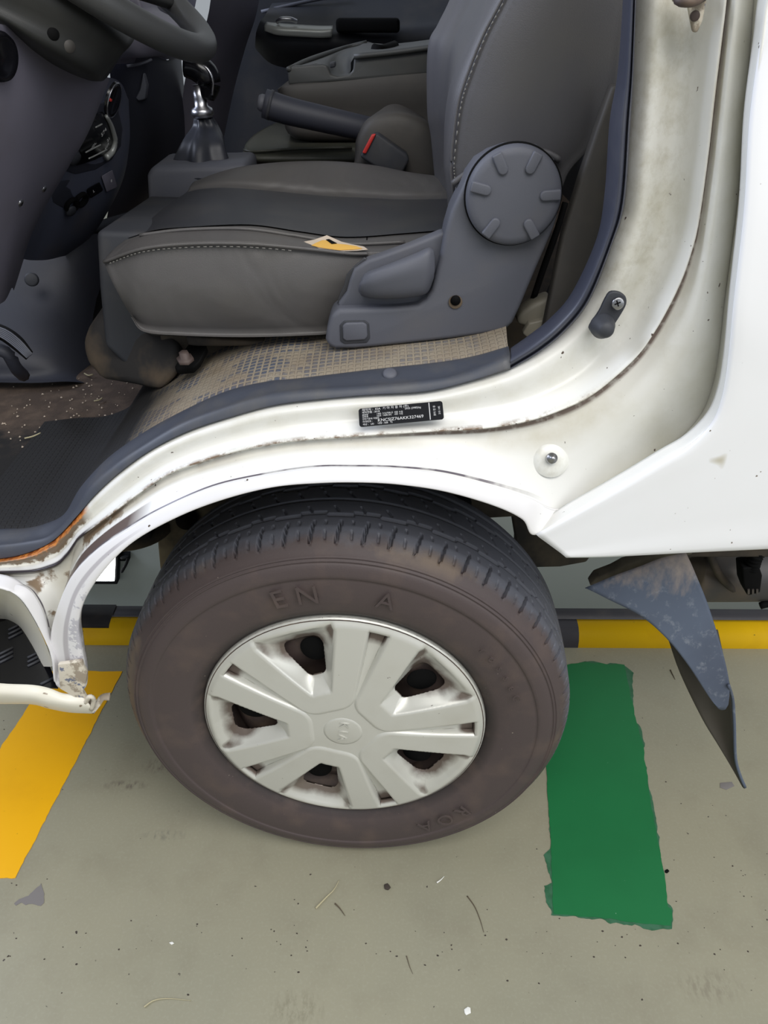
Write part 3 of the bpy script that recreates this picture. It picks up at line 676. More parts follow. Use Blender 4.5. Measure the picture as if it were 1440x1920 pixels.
tube('insert_piping', seatrow([(262,441,.945),(345,431,.946),(456,429,.946),(555,442,.946),(650,457,.946),(760,454,.946)]), .0022, MAT['leather_side'], seat, 8, sub=8)
for i in range(34):   # row of stitches beside the seam
    p = cr([at(*q) for q in [(205,494,.9155),(265,473,.9),(350,464,.898),(456,463,.898),(560,471,.9)]], 34 * 2)
    k = int(i * (len(p) - 6) / 34)
    if i >= 34: break
    tube('stitch', [p[k], p[k + 4]], .0006, MAT['thread'], seat, 5, sub=1)
# tear in the cushion edge
def onseat(px, lift=.003):
    out = []
    for a, b in px:
        t = (b - 446) / 26.0; Y = .944 + (.913 - .944) * min(max(t, 0), 1.1); out.append(at(a, b, Y - lift))
    return out
prism('torn_leather', onseat([(556,456),(575,452),(590,449),(600,446),(613,441),(622,446),(640,453),(660,458),(682,462),(690,468),(670,470),(640,471),(612,468),(590,464),(572,460)], .004), (0, .002, -.001), MAT['torn'], seat)
prism('foam_padding', onseat([(583,460),(592,455),(604,450),(614,450),(626,456),(648,458),(668,461),(680,466),(660,468),(636,469),(612,466),(595,463)], .006), (0, .002, -.001), MAT['foam'], seat, .0008)
prism('tear_shadow_gap', onseat([(611,449),(617,448),(632,456),(622,457)], .0075), (0, .001, -.0005), MAT['black'], seat)
# skirt rip beside the side trim
prism('torn_skirt_edge', [at(a, b, .882) for a, b in [(683,483),(690,487),(672,506),(660,524),(655,545),(642,563),(632,570),(637,552),(645,535),(650,515),(664,500)]], (0, .004, 0), MAT['leather_insert'], seat, .001)

# backrest
def br(l, Y): return [at(a, b, Y) for a, b in l]
far_ = [(830,400),(826,345),(819,257),(814,206),(817,92),(835,46),(856,0),(890,-90),(905,-200)]
fr2 = [(846,400),(842,345),(835,257),(830,206),(836,110),(858,50),(880,0),(915,-90),(930,-200)]
crest = [(846,440),(838,345),(834,300),(837,206),(853,137),(885,69),(913,0),(950,-90),(965,-200)]
seam = [(860,440),(848,345),(846,300),(857,206),(872,151),(904,69),(940,0),(980,-90),(995,-200)]
sidem = [(930,440),(935,345),(938,300),(950,220),(975,151),(1000,80),(1030,0),(1060,-90),(1070,-200)]
rear_ = [(1020,440),(1050,345),(1066,310),(1104,262),(1143,170),(1158,80),(1172,0),(1190,-90),(1195,-200)]
back = loft('backrest', [br(far_, 1.40), br(far_, 1.36), br(fr2, 1.30), [at(a + 8, b, 1.14) for a, b in fr2], [at(a - 1, b, .99) for a, b in crest],
    br(crest, .955), br(seam, .912), br(sidem, .893), br([(a - 12, b) for a, b in rear_], .905), br(rear_, .935), [at(a, b, .94) + Vector((0, .22, 0)) for a, b in rear_], [at(a, b, .94) + Vector((0, .44, 0)) for a, b in rear_]],
    MAT['leather_back'], seat, nu=6, nv=5, closed_v=True, caps=True)
sp_ = cr([at(a + 6, b, .9025) for a, b in seam[:8]], 24)
tube('backrest_seam', [at(a, b, .9085) for a, b in seam], .0018, MAT['leather_back'], seat, 8, sub=6)
for k in range(12, len(sp_) - 6, 4):
    tube('stitch', [sp_[k], sp_[k + 2]], .0007, MAT['thread'], seat, 5, sub=1)
tube('backrest_piping', br([(848,345),(880,322),(930,295),(975,283),(1020,285),(1050,300)], .897), .0035, MAT['leather_back'], seat, 8)

# hinge cover, recline dial, lever, side trim
cov = [(877,330),(862,362),(846,396),(836,430),(826,480),(818,512),(810,545),(800,562),(784,573),(740,577),(680,579),(636,580),(621,590),(613,616),(610,637),(615,650),(628,655),(665,655),(710,651),(775,644),(841,637),(900,629),(946,622),(962,606),(975,578),(991,540),(1008,500),(1025,461),(1040,425),(1048,396),(1052,360),(1051,330),(1040,300),(1015,280),(985,274),(950,276),(920,287),(895,304)]
cover = plate('hinge_cover', cov, .862, .045, MAT['trim'], seat, .006, seg=5)
d_c = at(962, 366, .858)
dz = (d_c - O).dot(ray(720, 960).normalized())
Rd = 87.5 / F_PX * dz * 1.02
dfr = frame(d_c + Vector((0, .0, 0)), (0, -1, 0.0), (1, 0, 0))
dial = lathe('recline_dial', [(0, .012), (Rd * .80, .012), (Rd * .93, .0105), (Rd * .985, .007), (Rd, .001), (Rd, -.004), (0, -.004)], MAT['trim'], seat, 72, dfr)
lathe('dial_groove', [(Rd * 1.0, .0008), (Rd * 1.03, .0008), (Rd * 1.03, -.003), (Rd * 1.0, -.003)], MAT['black'], seat, 72, dfr)
for a in (126, 57, -4, -65, -118, -166):
    a = -math.radians(a); 
    Mx = dfr @ Matrix.Rotation(a, 4, 'Z')
    hw = Rd * .105; pts = [Vector((Rd * .95, -hw, .0095)), Vector((Rd * .95, hw, .0095)), Vector((Rd * .62, hw, .0095))]
    for k in range(1, 8):
        t = PI / 2 + PI * k / 8; pts.append(Vector((Rd * .62 + hw * math.cos(t), hw * math.sin(t), .0095)))
    pts.append(Vector((Rd * .62, -hw, .0095)))
    prism('dial_grip', [Mx @ q for q in pts], Mx.to_3x3() @ Vector((0, 0, .006)), MAT['trim'], dial, .0016)
hl = disc('screw_hole', 854, 566, .8615, .0078, .0012, MAT['dusty'], cover, (0, -1, 0), .0003)
disc('hole_bottom', 854, 563, .8603, .0058, .0012, MAT['black'], hl)
bt = plate('belt_button_frame', [(645,602),(684,601),(692,607),(694,634),(688,643),(646,645),(638,640),(637,610)], .8605, .004, MAT['trim_dark'], cover, .001)
plate('button', [(648,606),(682,605),(688,610),(689,632),(684,638),(649,640),(643,636),(642,612)], .858, .005, MAT['trim'], bt, .002)
st_ = plate('side_trim', [(664,505),(690,488),(720,478),(770,460),(832,434),(840,446),(830,500),(815,545),(800,566),(740,578),(640,582),(632,572),(650,548),(656,525)], .876, .02, MAT['trim'], seat, .004)
lv = loft('seat_lever', [
    [at(678,555,.872), at(700,560,.872), at(740,560,.872), at(780,556,.872), at(803,548,.872), at(815,520,.872)],
    [at(672,545,.858), at(698,556,.850), at(740,556,.846), at(780,552,.846), at(798,545,.848), at(812,520,.855)],
    [at(673,536,.852), at(698,536,.842), at(740,528,.838), at(780,520,.838), at(800,515,.840), at(815,508,.850)],
    [at(676,528,.852), at(698,520,.842), at(740,508,.838), at(780,495,.838), at(803,487,.840), at(815,485,.850)],
    [at(682,515,.856), at(700,508,.848), at(740,493,.846), at(780,478,.846), at(803,468,.846), at(813,470,.852)],
    [at(690,508,.872), at(705,503,.872), at(740,490,.872), at(780,474,.872), at(803,464,.872), at(813,468,.872)]], MAT['trim'], seat, 4, 4, caps=True)
# seat rail and feet
plate('seat_rail', [(348,630),(380,634),(470,640),(610,640),(760,620),(950,610),(950,640),(760,652),(600,658),(460,650),(372,650),(352,648)], .93, .03, MAT['chassis'], seat, .003)
prism('rail_foot', [at(326,686,.905), at(332,693,.90), at(362,690,.90), at(374,676,.905), at(388,650,.93), at(384,640,.95), at(352,644,.95), at(340,668,.93)], (0, .004, -.010), MAT['black'], seat, .003)
lathe('rail_bolt', [(0, .012), (.006, .012), (.0065, .004), (.0105, .004), (.0105, 0)], MAT['steel'], seat, 6, frame(at(348, 676, .885) , (0, -.25, 1)))

# ================================================================ CAB INTERIOR
# engine cover / seat base panel and wheelhouse box
eb = prism('engine_cover', [at(180,432,.99), at(186,540,.985), at(196,650,.98), at(250,700,.98), at(330,690,.98), at(420,690,.98), at(420,440,.98)], (-.055, .44, -.05), MAT['trim_dark'], T, .008)
prism('wheelhouse_box', [at(150,640,1.02), at(158,690,1.01), at(200,720,1.0), at(250,730,.96), at(300,742,.93), at(340,700,.93), at(330,640,.95), at(250,610,.99), at(180,592,1.02)], (0, .4, .03), MAT['dusty'], T, .02)
box('seat_base', (at(300,650,.96).x, .965, .60), (.30, 1.42, .838), MAT['chassis'], T, .004)
# console with gear lever
csx0, csx1 = at(276,330,1.46).x, at(455,330,1.46).x
con = prism('gear_console', [at(283,310,1.45), at(274,330,1.44), at(277,400,1.44), at(290,470,1.44), at(480,470,1.44), at(462,306,1.45), at(420,308,1.45)], (0, .13, 0), MAT['trim'], T, .012)
loft('gear_boot', [[Vector((p.x + rx * (1 + .16 * math.sin(5 * a + p.z * 30)) * math.cos(a), p.y + ry * (1 + .16 * math.sin(5 * a + p.z * 30)) * math.sin(a), p.z)) for a in [2 * PI * k / 30 for k in range(31)]]
    for p, rx, ry in ((at(378,322,1.51), .060, .055), (at(378,314,1.515), .052, .048), (at(380,290,1.52), .043, .040), (at(384,262,1.53), .034, .032), (at(386,238,1.56), .022, .024), (at(382,222,1.56), .016, .016))],
    M('boot_leather', (50, 52, 60), .45).m, con, 2, 5)
gl = lathe('gear_lever', [(.0, .052), (.010, .052), (.0115, .030), (.012, .018), (.0185, .014), (.020, .009), (.020, .004), (.0165, 0), (0, 0)], MAT['chrome'], T, 32, frame(at(381,220,1.55), (-.05, 0, 1)))
tube('gear_knob', [at(388,184,1.55), at(392,160,1.55), at(386,140,1.55), at(368,128,1.55), at(346,124,1.55)], lambda t: .013 + .008 * math.sin(t * PI) + .004 * t, MAT['black_gloss'], gl, 16)
tube('knob_trim', [at(398,178,1.532), at(399,150,1.528), at(388,128,1.53), at(374,122,1.535)], .0022, MAT['chrome'], gl, 6)

# middle seat: cushion, folded back with tray
ms = loft('middle_seat', [
    [at(458,300,1.62), at(480,308,1.60), at(560,312,1.60), at(700,312,1.60), at(840,312,1.60)],
    [at(457,282,1.62), at(480,286,1.59), at(560,282,1.59), at(700,280,1.59), at(840,280,1.59)],
    [at(462,268,1.63), at(482,278,1.61), at(560,274,1.61), at(700,272,1.61), at(840,272,1.61)],
    [at(480,250,1.70), at(510,250,1.70), at(570,250,1.70), at(700,250,1.70), at(840,250,1.70)],
    [at(510,234,1.78), at(540,232,1.80), at(600,232,1.80), at(700,232,1.80), at(840,232,1.80)],
    [at(520,240,1.90), at(540,240,1.90), at(600,240,1.90), at(700,240,1.90), at(840,240,1.90)],
    [at(520,330,1.90), at(540,330,1.90), at(600,330,1.90), at(700,330,1.90), at(840,330,1.90)]], MAT['leather_olive'], T, 6, 4, closed_v=True, caps=True)
tube('cushion_piping', [at(458,281,1.60), at(480,284,1.585), at(560,279,1.585), at(660,277,1.585)], .003, MAT['leather_olive'], ms, 8)
loft('folded_backrest', [
    [at(540,250,1.66), at(560,262,1.64), at(620,266,1.64), at(720,266,1.64), at(850,270,1.64)],
    [at(528,200,1.64), at(550,215,1.62), at(620,218,1.62), at(720,218,1.62), at(850,220,1.62)],
    [at(522,174,1.65), at(540,163,1.62), at(620,156,1.62), at(720,144,1.62), at(850,134,1.62)],
    [at(524,164,1.68), at(545,160,1.66), at(620,150,1.66), at(720,140,1.66), at(850,130,1.66)],
    [at(560,150,1.90), at(580,150,1.90), at(640,140,1.90), at(720,130,1.90), at(850,120,1.90)],
    [at(570,240,1.90), at(580,240,1.90), at(640,240,1.90), at(720,240,1.90), at(850,240,1.90)]], MAT['trim_brown'], ms, 6, 4, closed_v=True, caps=True)
tr = prism('tray', [at(541,160,1.62), at(539,134,1.62), at(548,124,1.62), at(605,120,1.62), at(614,123,1.62), at(620,140,1.62), at(632,143,1.62), at(655,139,1.62), at(662,132,1.62), at(664,108,1.62), at(700,104,1.62), at(840,84,1.62), at(850,134,1.62), at(700,150,1.62)], (0, .018, .0), MAT['console'], ms, .004)
loft('tray_top', [
    [at(541,130,1.625), at(560,124,1.63), at(606,120,1.63), at(620,140,1.64), at(655,140,1.64), at(664,107,1.63), at(730,100,1.63), at(850,84,1.63)],
    [at(560,122,1.70), at(580,118,1.70), at(612,117,1.70), at(628,134,1.74), at(650,134,1.74), at(664,100,1.70), at(730,96,1.70), at(850,80,1.70)],
    [at(600,106,1.85), at(610,104,1.86), at(624,102,1.86), at(635,104,1.87), at(652,100,1.87), at(676,88,1.86), at(740,88,1.86), at(850,72,1.86)],
    [at(640,92,1.95), at(650,90,1.96), at(660,88,1.96), at(670,85,1.97), at(680,82,1.97), at(690,80,1.96), at(740,82,1.96), at(850,68,1.96)]], MAT['console'], ms, 3, 3)
prism('tray_back_wall', [at(541,132,1.95), at(650,86,1.96), at(690,79,1.96), at(720,88,1.96), at(850,68,1.96), at(850,130,1.96), at(560,160,1.96)], (0, .02, 0), MAT['console'], ms, .003)
tube('tray_rim', [at(541,130,1.62), at(580,112,1.74), at(640,92,1.94), at(688,80,1.96)], .005, MAT['console'], ms, 8)
tube('tray_rim', [at(664,106,1.615), at(740,98,1.615), at(850,83,1.615)], .005, MAT['console'], ms, 8)
tube('tray_slot', [at(700,92,1.80), at(716,94,1.80), at(740,86,1.90)], .010, MAT['black'], ms, 8)
prism('cup_divider', [at(618,118,1.64), at(628,116,1.64), at(629,126,1.64), at(619,128,1.64)], (0, .03, 0), MAT['trim_dark'], ms, .002)

# parking brake and its housing
hb = loft('brake_housing', [
    [at(655,330,1.50), at(665,300,1.49), at(668,260,1.49), at(690,222,1.49), at(735,208,1.49), at(780,216,1.49), at(822,242,1.49), at(850,300,1.49)],
    [at(662,330,1.47), at(672,300,1.46), at(676,262,1.46), at(696,228,1.46), at(736,214,1.46), at(778,222,1.46), at(820,248,1.46), at(848,300,1.46)],
    [at(700,335,1.455), at(702,310,1.450), at(704,290,1.45), at(716,262,1.45), at(740,250,1.45), at(770,256,1.45), at(800,275,1.45), at(830,310,1.45)],
    [at(700,340,1.45), at(710,338,1.45), at(720,338,1.45), at(730,338,1.45), at(745,338,1.45), at(765,338,1.45), at(790,338,1.45), at(830,338,1.45)]], MAT['trim_brown'], T, 5, 4)
loft('housing_top', [
    [at(668,260,1.49), at(690,222,1.49), at(735,208,1.49), at(780,216,1.49), at(824,244,1.49)],
    [at(690,240,1.58), at(715,205,1.58), at(742,195,1.58), at(775,208,1.58), at(824,240,1.58)]], MAT['trim_brown'], hb, 5, 3)
pb = tube('parking_brake', [at(496,194,1.50), at(540,208,1.50), at(600,222,1.50), at(680,240,1.51), at(730,250,1.53)], lambda t: .0235 - .004 * t, MAT['dash_dark'], T, 20)
lathe('brake_button', [(0, .012), (.011, .011), (.014, .006), (.014, -.005), (0, -.005)], MAT['trim'], pb, 20, frame(at(496,194,1.50), (-1, 0, .22)))
tube('brake_ring', [at(504,196,1.50), at(510,198,1.50)], .0245, MAT['trim_dark'], pb, 20, sub=1)
bu = prism('belt_buckle', [at(674,294,1.42), at(698,254,1.42), at(708,250,1.42), at(762,288,1.42), at(768,300,1.42), at(752,330,1.42), at(722,326,1.42)], (0, .028, 0), MAT['trim_dark'], T, .006)
prism('release_button', [at(679,287,1.415), at(697,253,1.415), at(705,252,1.415), at(686,289,1.415)], (0, .012, 0), MAT['red'], bu, .002)

# far door trim, handle, back wall, roof
fd = link('far_door', [at(405,420,2.32), at(400,300,2.32), at(430,150,2.32), at(480,-20,2.32), at(1400,-20,2.32), at(1400,620,2.32)], [(0, 1, 2, 3, 4, 5)], MAT['trim_dark'], T, False); solid(fd, .03, 1); fd['label'] = 'dark passenger door trim'
loft('door_armrest', [
    [at(478,92,2.26), at(520,124,2.22), at(620,132,2.24), at(760,124,2.28), at(900,110,2.30)],
    [at(480,62,2.20), at(520,84,2.16), at(620,90,2.16), at(760,92,2.20), at(900,80,2.22)],
    [at(488,40,2.20), at(520,56,2.16), at(620,64,2.16), at(760,58,2.20), at(900,46,2.22)],
    [at(496,30,2.24), at(530,42,2.22), at(620,46,2.22), at(760,38,2.24), at(900,30,2.26)],
    [at(510,6,2.31), at(540,4,2.31), at(620,0,2.31), at(760,-4,2.31), at(900,-8,2.31)]], MAT['trim_dark'], fd, 6, 4)
dh = loft('switch_panel', [
    [at(496,58,2.145), at(520,66,2.13), at(560,69,2.13), at(600,71,2.13), at(622,70,2.135)],
    [at(496,48,2.15), at(520,52,2.13), at(560,54,2.13), at(600,56,2.13), at(624,54,2.135)],
    [at(500,41,2.17), at(520,43,2.16), at(560,46,2.16), at(600,48,2.16), at(624,48,2.165)]], MAT['silver'], fd, 5, 4); dh['label'] = 'scratched silver switch panel'; solid(dh, .004, -1)
tube('door_handle', [at(520,41,2.15), at(528,36,2.14), at(545,36,2.14), at(556,40,2.15)], .005, MAT['chrome'], fd, 8)
box('grab_slot', at(630,62,2.12), at(750,34,2.12) + Vector((0, .06, 0)), MAT['black'], fd, .008)
tube('door_trim_line', [at(490,22,2.29), at(560,6,2.29), at(640,-10,2.29)], .004, MAT['trim'], fd, 8)
bwx = .40
link('cab_back_wall', [(bwx, .86, .60), (bwx, 2.33, .60), (bwx, 2.33, 2.0), (bwx, .86, 2.0)], [(0, 1, 2, 3)], MAT['trim_dark'], T, False)
box('cab_roof', (-1.1, .74, 1.98), (.5, 2.4, 2.02), MAT['panel'], T, .01)
# pillar trim and loose hardware behind the seat
plate('pillar_trim', [(1148,160),(1168,160),(1160,400),(1110,540),(1058,612),(1018,628),(1030,570),(1056,440),(1090,330),(1120,240)], .872, .02, MAT['trim_brown'], T, .004)
prism('belt_anchor_cover', [at(968,608,.91), at(975,588,.91), at(1000,570,.91), at(1034,556,.91), at(1034,590,.91), at(1018,612,.91), at(990,616,.91)], (0, .03, 0), MAT['anchor'], T, .006)
bk_ = prism('anchor_bracket', [at(980,626,.90), at(992,606,.90), at(1030,598,.90), at(1024,622,.90), at(996,640,.90)], (0, .012, 0), MAT['anchor'], T, .002)
tube('wire', [at(1000,560,.93), at(1020,500,.94), at(1045,430,.95), at(1060,380,.96)], .004, MAT['black'], T, 8)
tube('wire', [at(1010,590,.95), at(1040,520,.95), at(1050,470,.96)], .003, MAT['trim_dark'], T, 8)

# steering wheel
scn = Vector((-.394, 1.160, 1.246)); th = math.radians(36)
e1 = Vector((math.cos(th), 0, -math.sin(th))); e2 = Vector((0, 1, 0)); nrm = e2.cross(e1) * -1
sw_path = [scn + (e1 * math.cos(a) + e2 * math.sin(a)) * .195 for a in [2 * PI * k / 40 for k in range(40)]]
stw = tube('steering_wheel', sw_path, .0165, MAT['rim_leather'], T, 18, closed=True, sub=2)
hub = lathe('wheel_hub', [(0, .03), (.05, .028), (.07, .015), (.075, -.02), (0, -.03)], MAT['column'], stw, 32, frame(scn - Vector((math.sin(th), 0, math.cos(th))) * .03, (math.sin(th), 0, math.cos(th))))
for a in (0.9, -0.9, 2.3, -2.3):
    d_ = e1 * math.cos(a) + e2 * math.sin(a)
    tube('wheel_spoke', [scn + d_ * .05 - Vector((0, 0, .025)), scn + d_ * .12 - Vector((0, 0, .012)), scn + d_ * .19], .012, MAT['column'], stw, 10, flat=.6)
# steering column shroud
col = loft('steering_column', [
    [at(-60,30,.99), at(0,46,.99), at(60,85,1.0), at(120,118,1.02), at(168,142,1.05), at(186,146,1.08)],
    [at(-60,-20,.97), at(5,10,.97), at(70,40,.98), at(130,70,1.0), at(185,100,1.03), at(212,118,1.06)],
    [at(-60,-80,.99), at(30,-70,.99), at(90,-40,1.0), at(150,0,1.02), at(210,45,1.05), at(246,84,1.08)],
    [at(-60,-80,1.2), at(30,-70,1.2), at(90,-40,1.2), at(150,0,1.2), at(210,30,1.2), at(250,70,1.2)],
    [at(-60,60,1.2), at(0,70,1.2), at(60,100,1.2), at(120,122,1.2), at(170,140,1.2), at(200,146,1.2)]], MAT['column'], T, 5, 5, closed_v=True, caps=True)
for a, b, mm in ((100, 64, 'black'), (131, 87, 'trim_brown')):
    q, n_ = on(col, a, b, 0)
    lathe('screw_hole', [(0, .0008), (.0062, .0008), (.0072, -.001)], MAT[mm], col, 20, frame(q, n_))


# lower dash: knee panel, centre stack, passenger side, toe board
dash = loft('dashboard', [
    [at(-140,-60,.86), at(-140,120,.85), at(-140,300,.86), at(-140,480,.88), at(-140,620,.92)],
    [at(-40,30,.93), at(-40,180,.93), at(-40,330,.95), at(-50,480,.98), at(-60,600,1.00)],
    [at(60,60,1.03), at(60,190,1.03), at(44,320,1.05), at(20,440,1.06), at(0,570,1.08)],
    [at(140,100,1.14), at(118,220,1.14), at(84,330,1.14), at(46,430,1.14), at(12,560,1.15)],
    [at(196,140,1.24), at(160,245,1.23), at(112,330,1.22), at(62,420,1.21), at(22,540,1.21)],
    [at(205,150,1.30), at(165,250,1.30), at(116,335,1.30), at(66,425,1.30), at(26,545,1.30)]], MAT['dash'], T, 6, 5, caps=False)
dash['label'] = 'grey lower dashboard panel'
for a, b in ((38, 380), (82, 354)):
    q, n_ = on(dash, a, b, 0)
    if q: lathe('panel_screw', [(0, .003), (.004, .0025), (.005, 0)], MAT['screw'], dash, 16, frame(q, n_))
q, n_ = on(dash, -4, 105, 0)
if q: lathe('ignition_switch', [(0, .006), (.018, .006), (.022, .010), (.025, .004), (.025, -.004)], MAT['black_gloss'], dash, 32, frame(q, n_))
stack = loft('centre_stack', [
    [at(150,150,1.26), at(118,250,1.26), at(80,340,1.26), at(50,430,1.26), at(40,485,1.26)],
    [at(200,145,1.34), at(165,250,1.33), at(120,340,1.32), at(80,430,1.32), at(60,488,1.32)],
    [at(226,155,1.42), at(205,255,1.40), at(165,350,1.38), at(115,440,1.37), at(90,487,1.37)],
    [at(238,180,1.48), at(236,265,1.47), at(215,350,1.46), at(160,440,1.45), at(120,480,1.45)],
    [at(240,190,1.54), at(242,270,1.54), at(225,350,1.54), at(175,440,1.54), at(130,480,1.54)],
    [at(220,195,1.60), at(225,270,1.60), at(205,350,1.60), at(155,440,1.60), at(110,480,1.60)]], MAT['stack'], T, 6, 5)
def onst(px, lift=.008):
    """a spot on the front of the centre stack: distance grows to the right"""
    out = []
    for a, b in px:
        q, n_ = on(stack, a, b, lift * .4)
        if q is None: q = (out[-1] if out else at(a, b, 1.4))
        out.append(q)
    return out
def stn(a, b): return on(stack, a, b)[1] or Vector((.6, -1, .1))
rad = prism('radio', onst([(118,300),(120,284),(134,262),(150,240),(170,214),(180,208),(192,222),(203,248),(208,268),(196,286),(172,298),(140,308),(126,308)], .012), (0, .02, 0), MAT['black_gloss'], stack, .003)
prism('radio_surround', onst([(110,304),(112,280),(130,255),(160,212),(176,196),(196,190),(214,210),(224,245),(222,275),(206,300),(176,318),(140,326),(118,318)], .004), (0, .02, 0), MAT['dash_dark'], stack, .004)
tube('silver_trim', onst([(192,214),(200,228),(206,246),(209,262),(204,280),(192,292)], .016), lambda t: .0028 + .003 * t, MAT['silver'], stack, 8)
for q in ([(150,278),(164,271),(178,265)], [(156,290),(170,284),(190,274)], [(168,232),(180,226)], ):
    tube('radio_strip', onst(q, .026), .0012, MAT['silver'], rad, 6)
def sdigits(s, px, py, size, rot):
    p = onst([(px, py)], .028)[0]
    text('radio_print', s, frame(p, stn(px, py), (1, .5, 0)) @ Matrix.Rotation(rot, 4, 'Z'), size, MAT['white_print'], rad, .0002)
sdigits('574', 183, 241, .010, .25); sdigits('21', 192, 255, .008, .25); sdigits('AUX', 189, 268, .006, .35); sdigits('VOL', 164, 266, .007, .35)
kn = lathe('volume_knob', [(0, .012), (.010, .011), (.013, .004), (.013, 0)], MAT['trim_dark'], rad, 24, frame(onst([(129,288)], .010)[0], stn(129, 288)))
vt = lathe('air_vent', [(0, .004), (.020, .004), (.024, .007), (.027, .004), (.027, -.01)], MAT['black_gloss'], stack, 40, frame(onst([(208,186)], 0)[0], stn(208, 186)))
lathe('vent_ring', [(.0255, .006), (.0265, .007), (.0275, .005), (.026, .004)], MAT['chrome'], vt, 40, frame(onst([(208,186)], 0)[0], stn(208, 186)))
lathe('warning_light', [(0, .006), (.002, .006), (.0026, .003)], MAT['red'], vt, 12, frame(onst([(198,183)], .01)[0], stn(198, 183)))
prism('socket_panel', onst([(92,346),(110,338),(135,336),(160,326),(200,306),(214,322),(218,352),(180,366),(150,384),(118,392),(98,380)], .000), (0, .02, 0), MAT['dash_dark'], stack, .004)
for a, b in ((131, 381), (148, 371)):
    so = lathe('power_socket', [(0, -.004), (.0095, -.004), (.0105, .006), (.0135, .006), (.0145, 0)], MAT['black'], stack, 28, frame(onst([(a, b)], .008)[0], stn(a, b)))
lathe('socket_cap', [(0, .004), (.008, .003), (.010, 0)], MAT['trim_dark'], stack, 24, frame(onst([(127,390)], .02)[0], stn(127, 390)))
prism('switch_button', onst([(158,352),(180,340),(188,356),(166,370)], .010), (0, .01, 0), MAT['black_gloss'], stack, .002)
prism('switch_button', onst([(186,328),(204,318),(214,350),(196,358)], .010), (0, .01, 0), MAT['dash'], stack, .002)
p = onst([(171,355)], .014)[0]; text('switch_print', 'L', frame(p, stn(171, 355), (1, .5, 0)), .008, MAT['white_print'], stack, .0002)
p = onst([(204,336)], .014)[0]; text('switch_print', '8', frame(p, stn(204, 336), (1, .5, 0)), .008, MAT['white_print'], stack, .0002)

pd = loft('passenger_dash', [
    [at(205,125,1.62), at(215,260,1.66), at(205,380,1.70), at(190,460,1.74)],
    [at(230,110,1.66), at(236,250,1.70), at(230,370,1.74), at(220,450,1.78)],
    [at(285,104,1.74), at(300,240,1.78), at(290,340,1.84), at(250,420,1.90)],
    [at(320,110,1.95), at(340,240,1.98), at(330,330,2.02), at(290,400,2.06)],
    [at(335,60,2.2), at(350,240,2.2), at(335,330,2.2), at(300,400,2.2)]], MAT['dash_dark'], T, 5, 5)
prism('glove_box_recess', [at(254,184,1.70), at(262,168,1.70), at(268,136,1.70), at(275,160,1.70), at(272,186,1.70), at(260,190,1.70)], (0, .02, 0), MAT['trim'], pd, .003)
tube('glove_box_line', [at(238,124,1.66), at(262,120,1.68), at(284,112,1.70)], .003, MAT['trim'], pd, 6)
loft('dash_top', [
    [at(190,60,1.5), at(240,70,1.6), at(300,74,1.72), at(340,56,1.9), at(362,40,2.1)],
    [at(200,90,1.48), at(240,104,1.58), at(290,104,1.72), at(330,90,1.9), at(356,70,2.1)],
    [at(205,125,1.50), at(232,112,1.62), at(290,106,1.74), at(325,112,1.94), at(345,100,2.2)]], MAT['dash'], pd, 5, 3)
loft('front_pillar_trim', [
    [at(402,-90,2.0), at(392,20,2.02), at(370,90,2.05), at(345,160,2.08), at(335,330,2.10)],
    [at(440,-90,2.1), at(428,20,2.1), at(410,90,2.1), at(390,200,2.12), at(380,330,2.12)],
    [at(500,-90,2.25), at(482,20,2.25), at(460,90,2.25), at(436,180,2.25), at(405,330,2.25)]], MAT['dash'], T, 5, 4)
loft('upper_dash', [
    [at(40,-90,1.25), at(100,-90,1.30), at(180,-90,1.5), at(260,-90,1.7), at(330,-60,1.95), at(372,-20,2.15)],
    [at(60,-30,1.22), at(120,-20,1.28), at(190,-20,1.48), at(262,-16,1.68), at(322,6,1.9), at(364,20,2.12)],
    [at(90,40,1.24), at(140,50,1.30), at(200,54,1.48), at(264,58,1.68), at(318,60,1.9), at(356,50,2.12)],
    [at(110,110,1.34), at(160,112,1.40), at(210,120,1.56), at(268,116,1.74), at(320,110,1.96), at(352,90,2.16)]], MAT['dash'], pd, 5, 4)
# instrument vents glimpsed through the wheel
for k in range(3):
    plate('vent_slat', [(276 + k * 16, 34 + k * 8), (290 + k * 16, 40 + k * 8), (289 + k * 16, 44 + k * 8), (275 + k * 16, 39 + k * 8)], 1.46, .02, MAT['black'], pd, .001)
prism('instrument_cowl', [at(196,0,1.42), at(215,-8,1.42), at(262,-4,1.42), at(268,20,1.42), at(300,36,1.42), at(330,50,1.42), at(330,66,1.42), at(250,48,1.42), at(205,20,1.42)], (0, .1, 0), MAT['dash'], pd, .006)

toe = loft('toe_board', [
    [at(-160,440,1.50), at(-60,480,1.46), at(60,470,1.46), at(160,440,1.50), at(250,440,1.62)],
    [at(-160,560,1.45), at(-60,560,1.40), at(60,560,1.40), at(150,560,1.44), at(230,560,1.55)],
    [at(-160,660,1.36), at(-60,660,1.30), at(60,665,1.30), at(140,670,1.34), at(220,680,1.42)],
    [at(-160,706,1.34), at(-60,706,1.28), at(60,708,1.28), at(140,706,1.30), at(220,720,1.38)],
    [at(-160,716,1.30), at(-60,716,1.24), at(60,718,1.24), at(140,716,1.26), at(220,730,1.34)]], MAT['dash_dark'], T, 5, 4)
disc('toe_board_clip', 60, 524, 1.38, .012, .01, MAT['trim_dark'], toe, (.3, -1, .3), .003)
link('firewall', [(-1.25, .80, .58), (-1.25, 2.35, .58), (-1.25, 2.35, 1.25), (-1.25, .80, 1.25)], [(0, 1, 2, 3)], MAT['dash_dark'], T, False)
lk = link('tunnel_side', [at(150,430,1.62), at(330,380,1.62), at(330,760,1.30), at(150,760,1.30)], [(0, 1, 2, 3)], MAT['black'], T, False); solid(lk, .01)
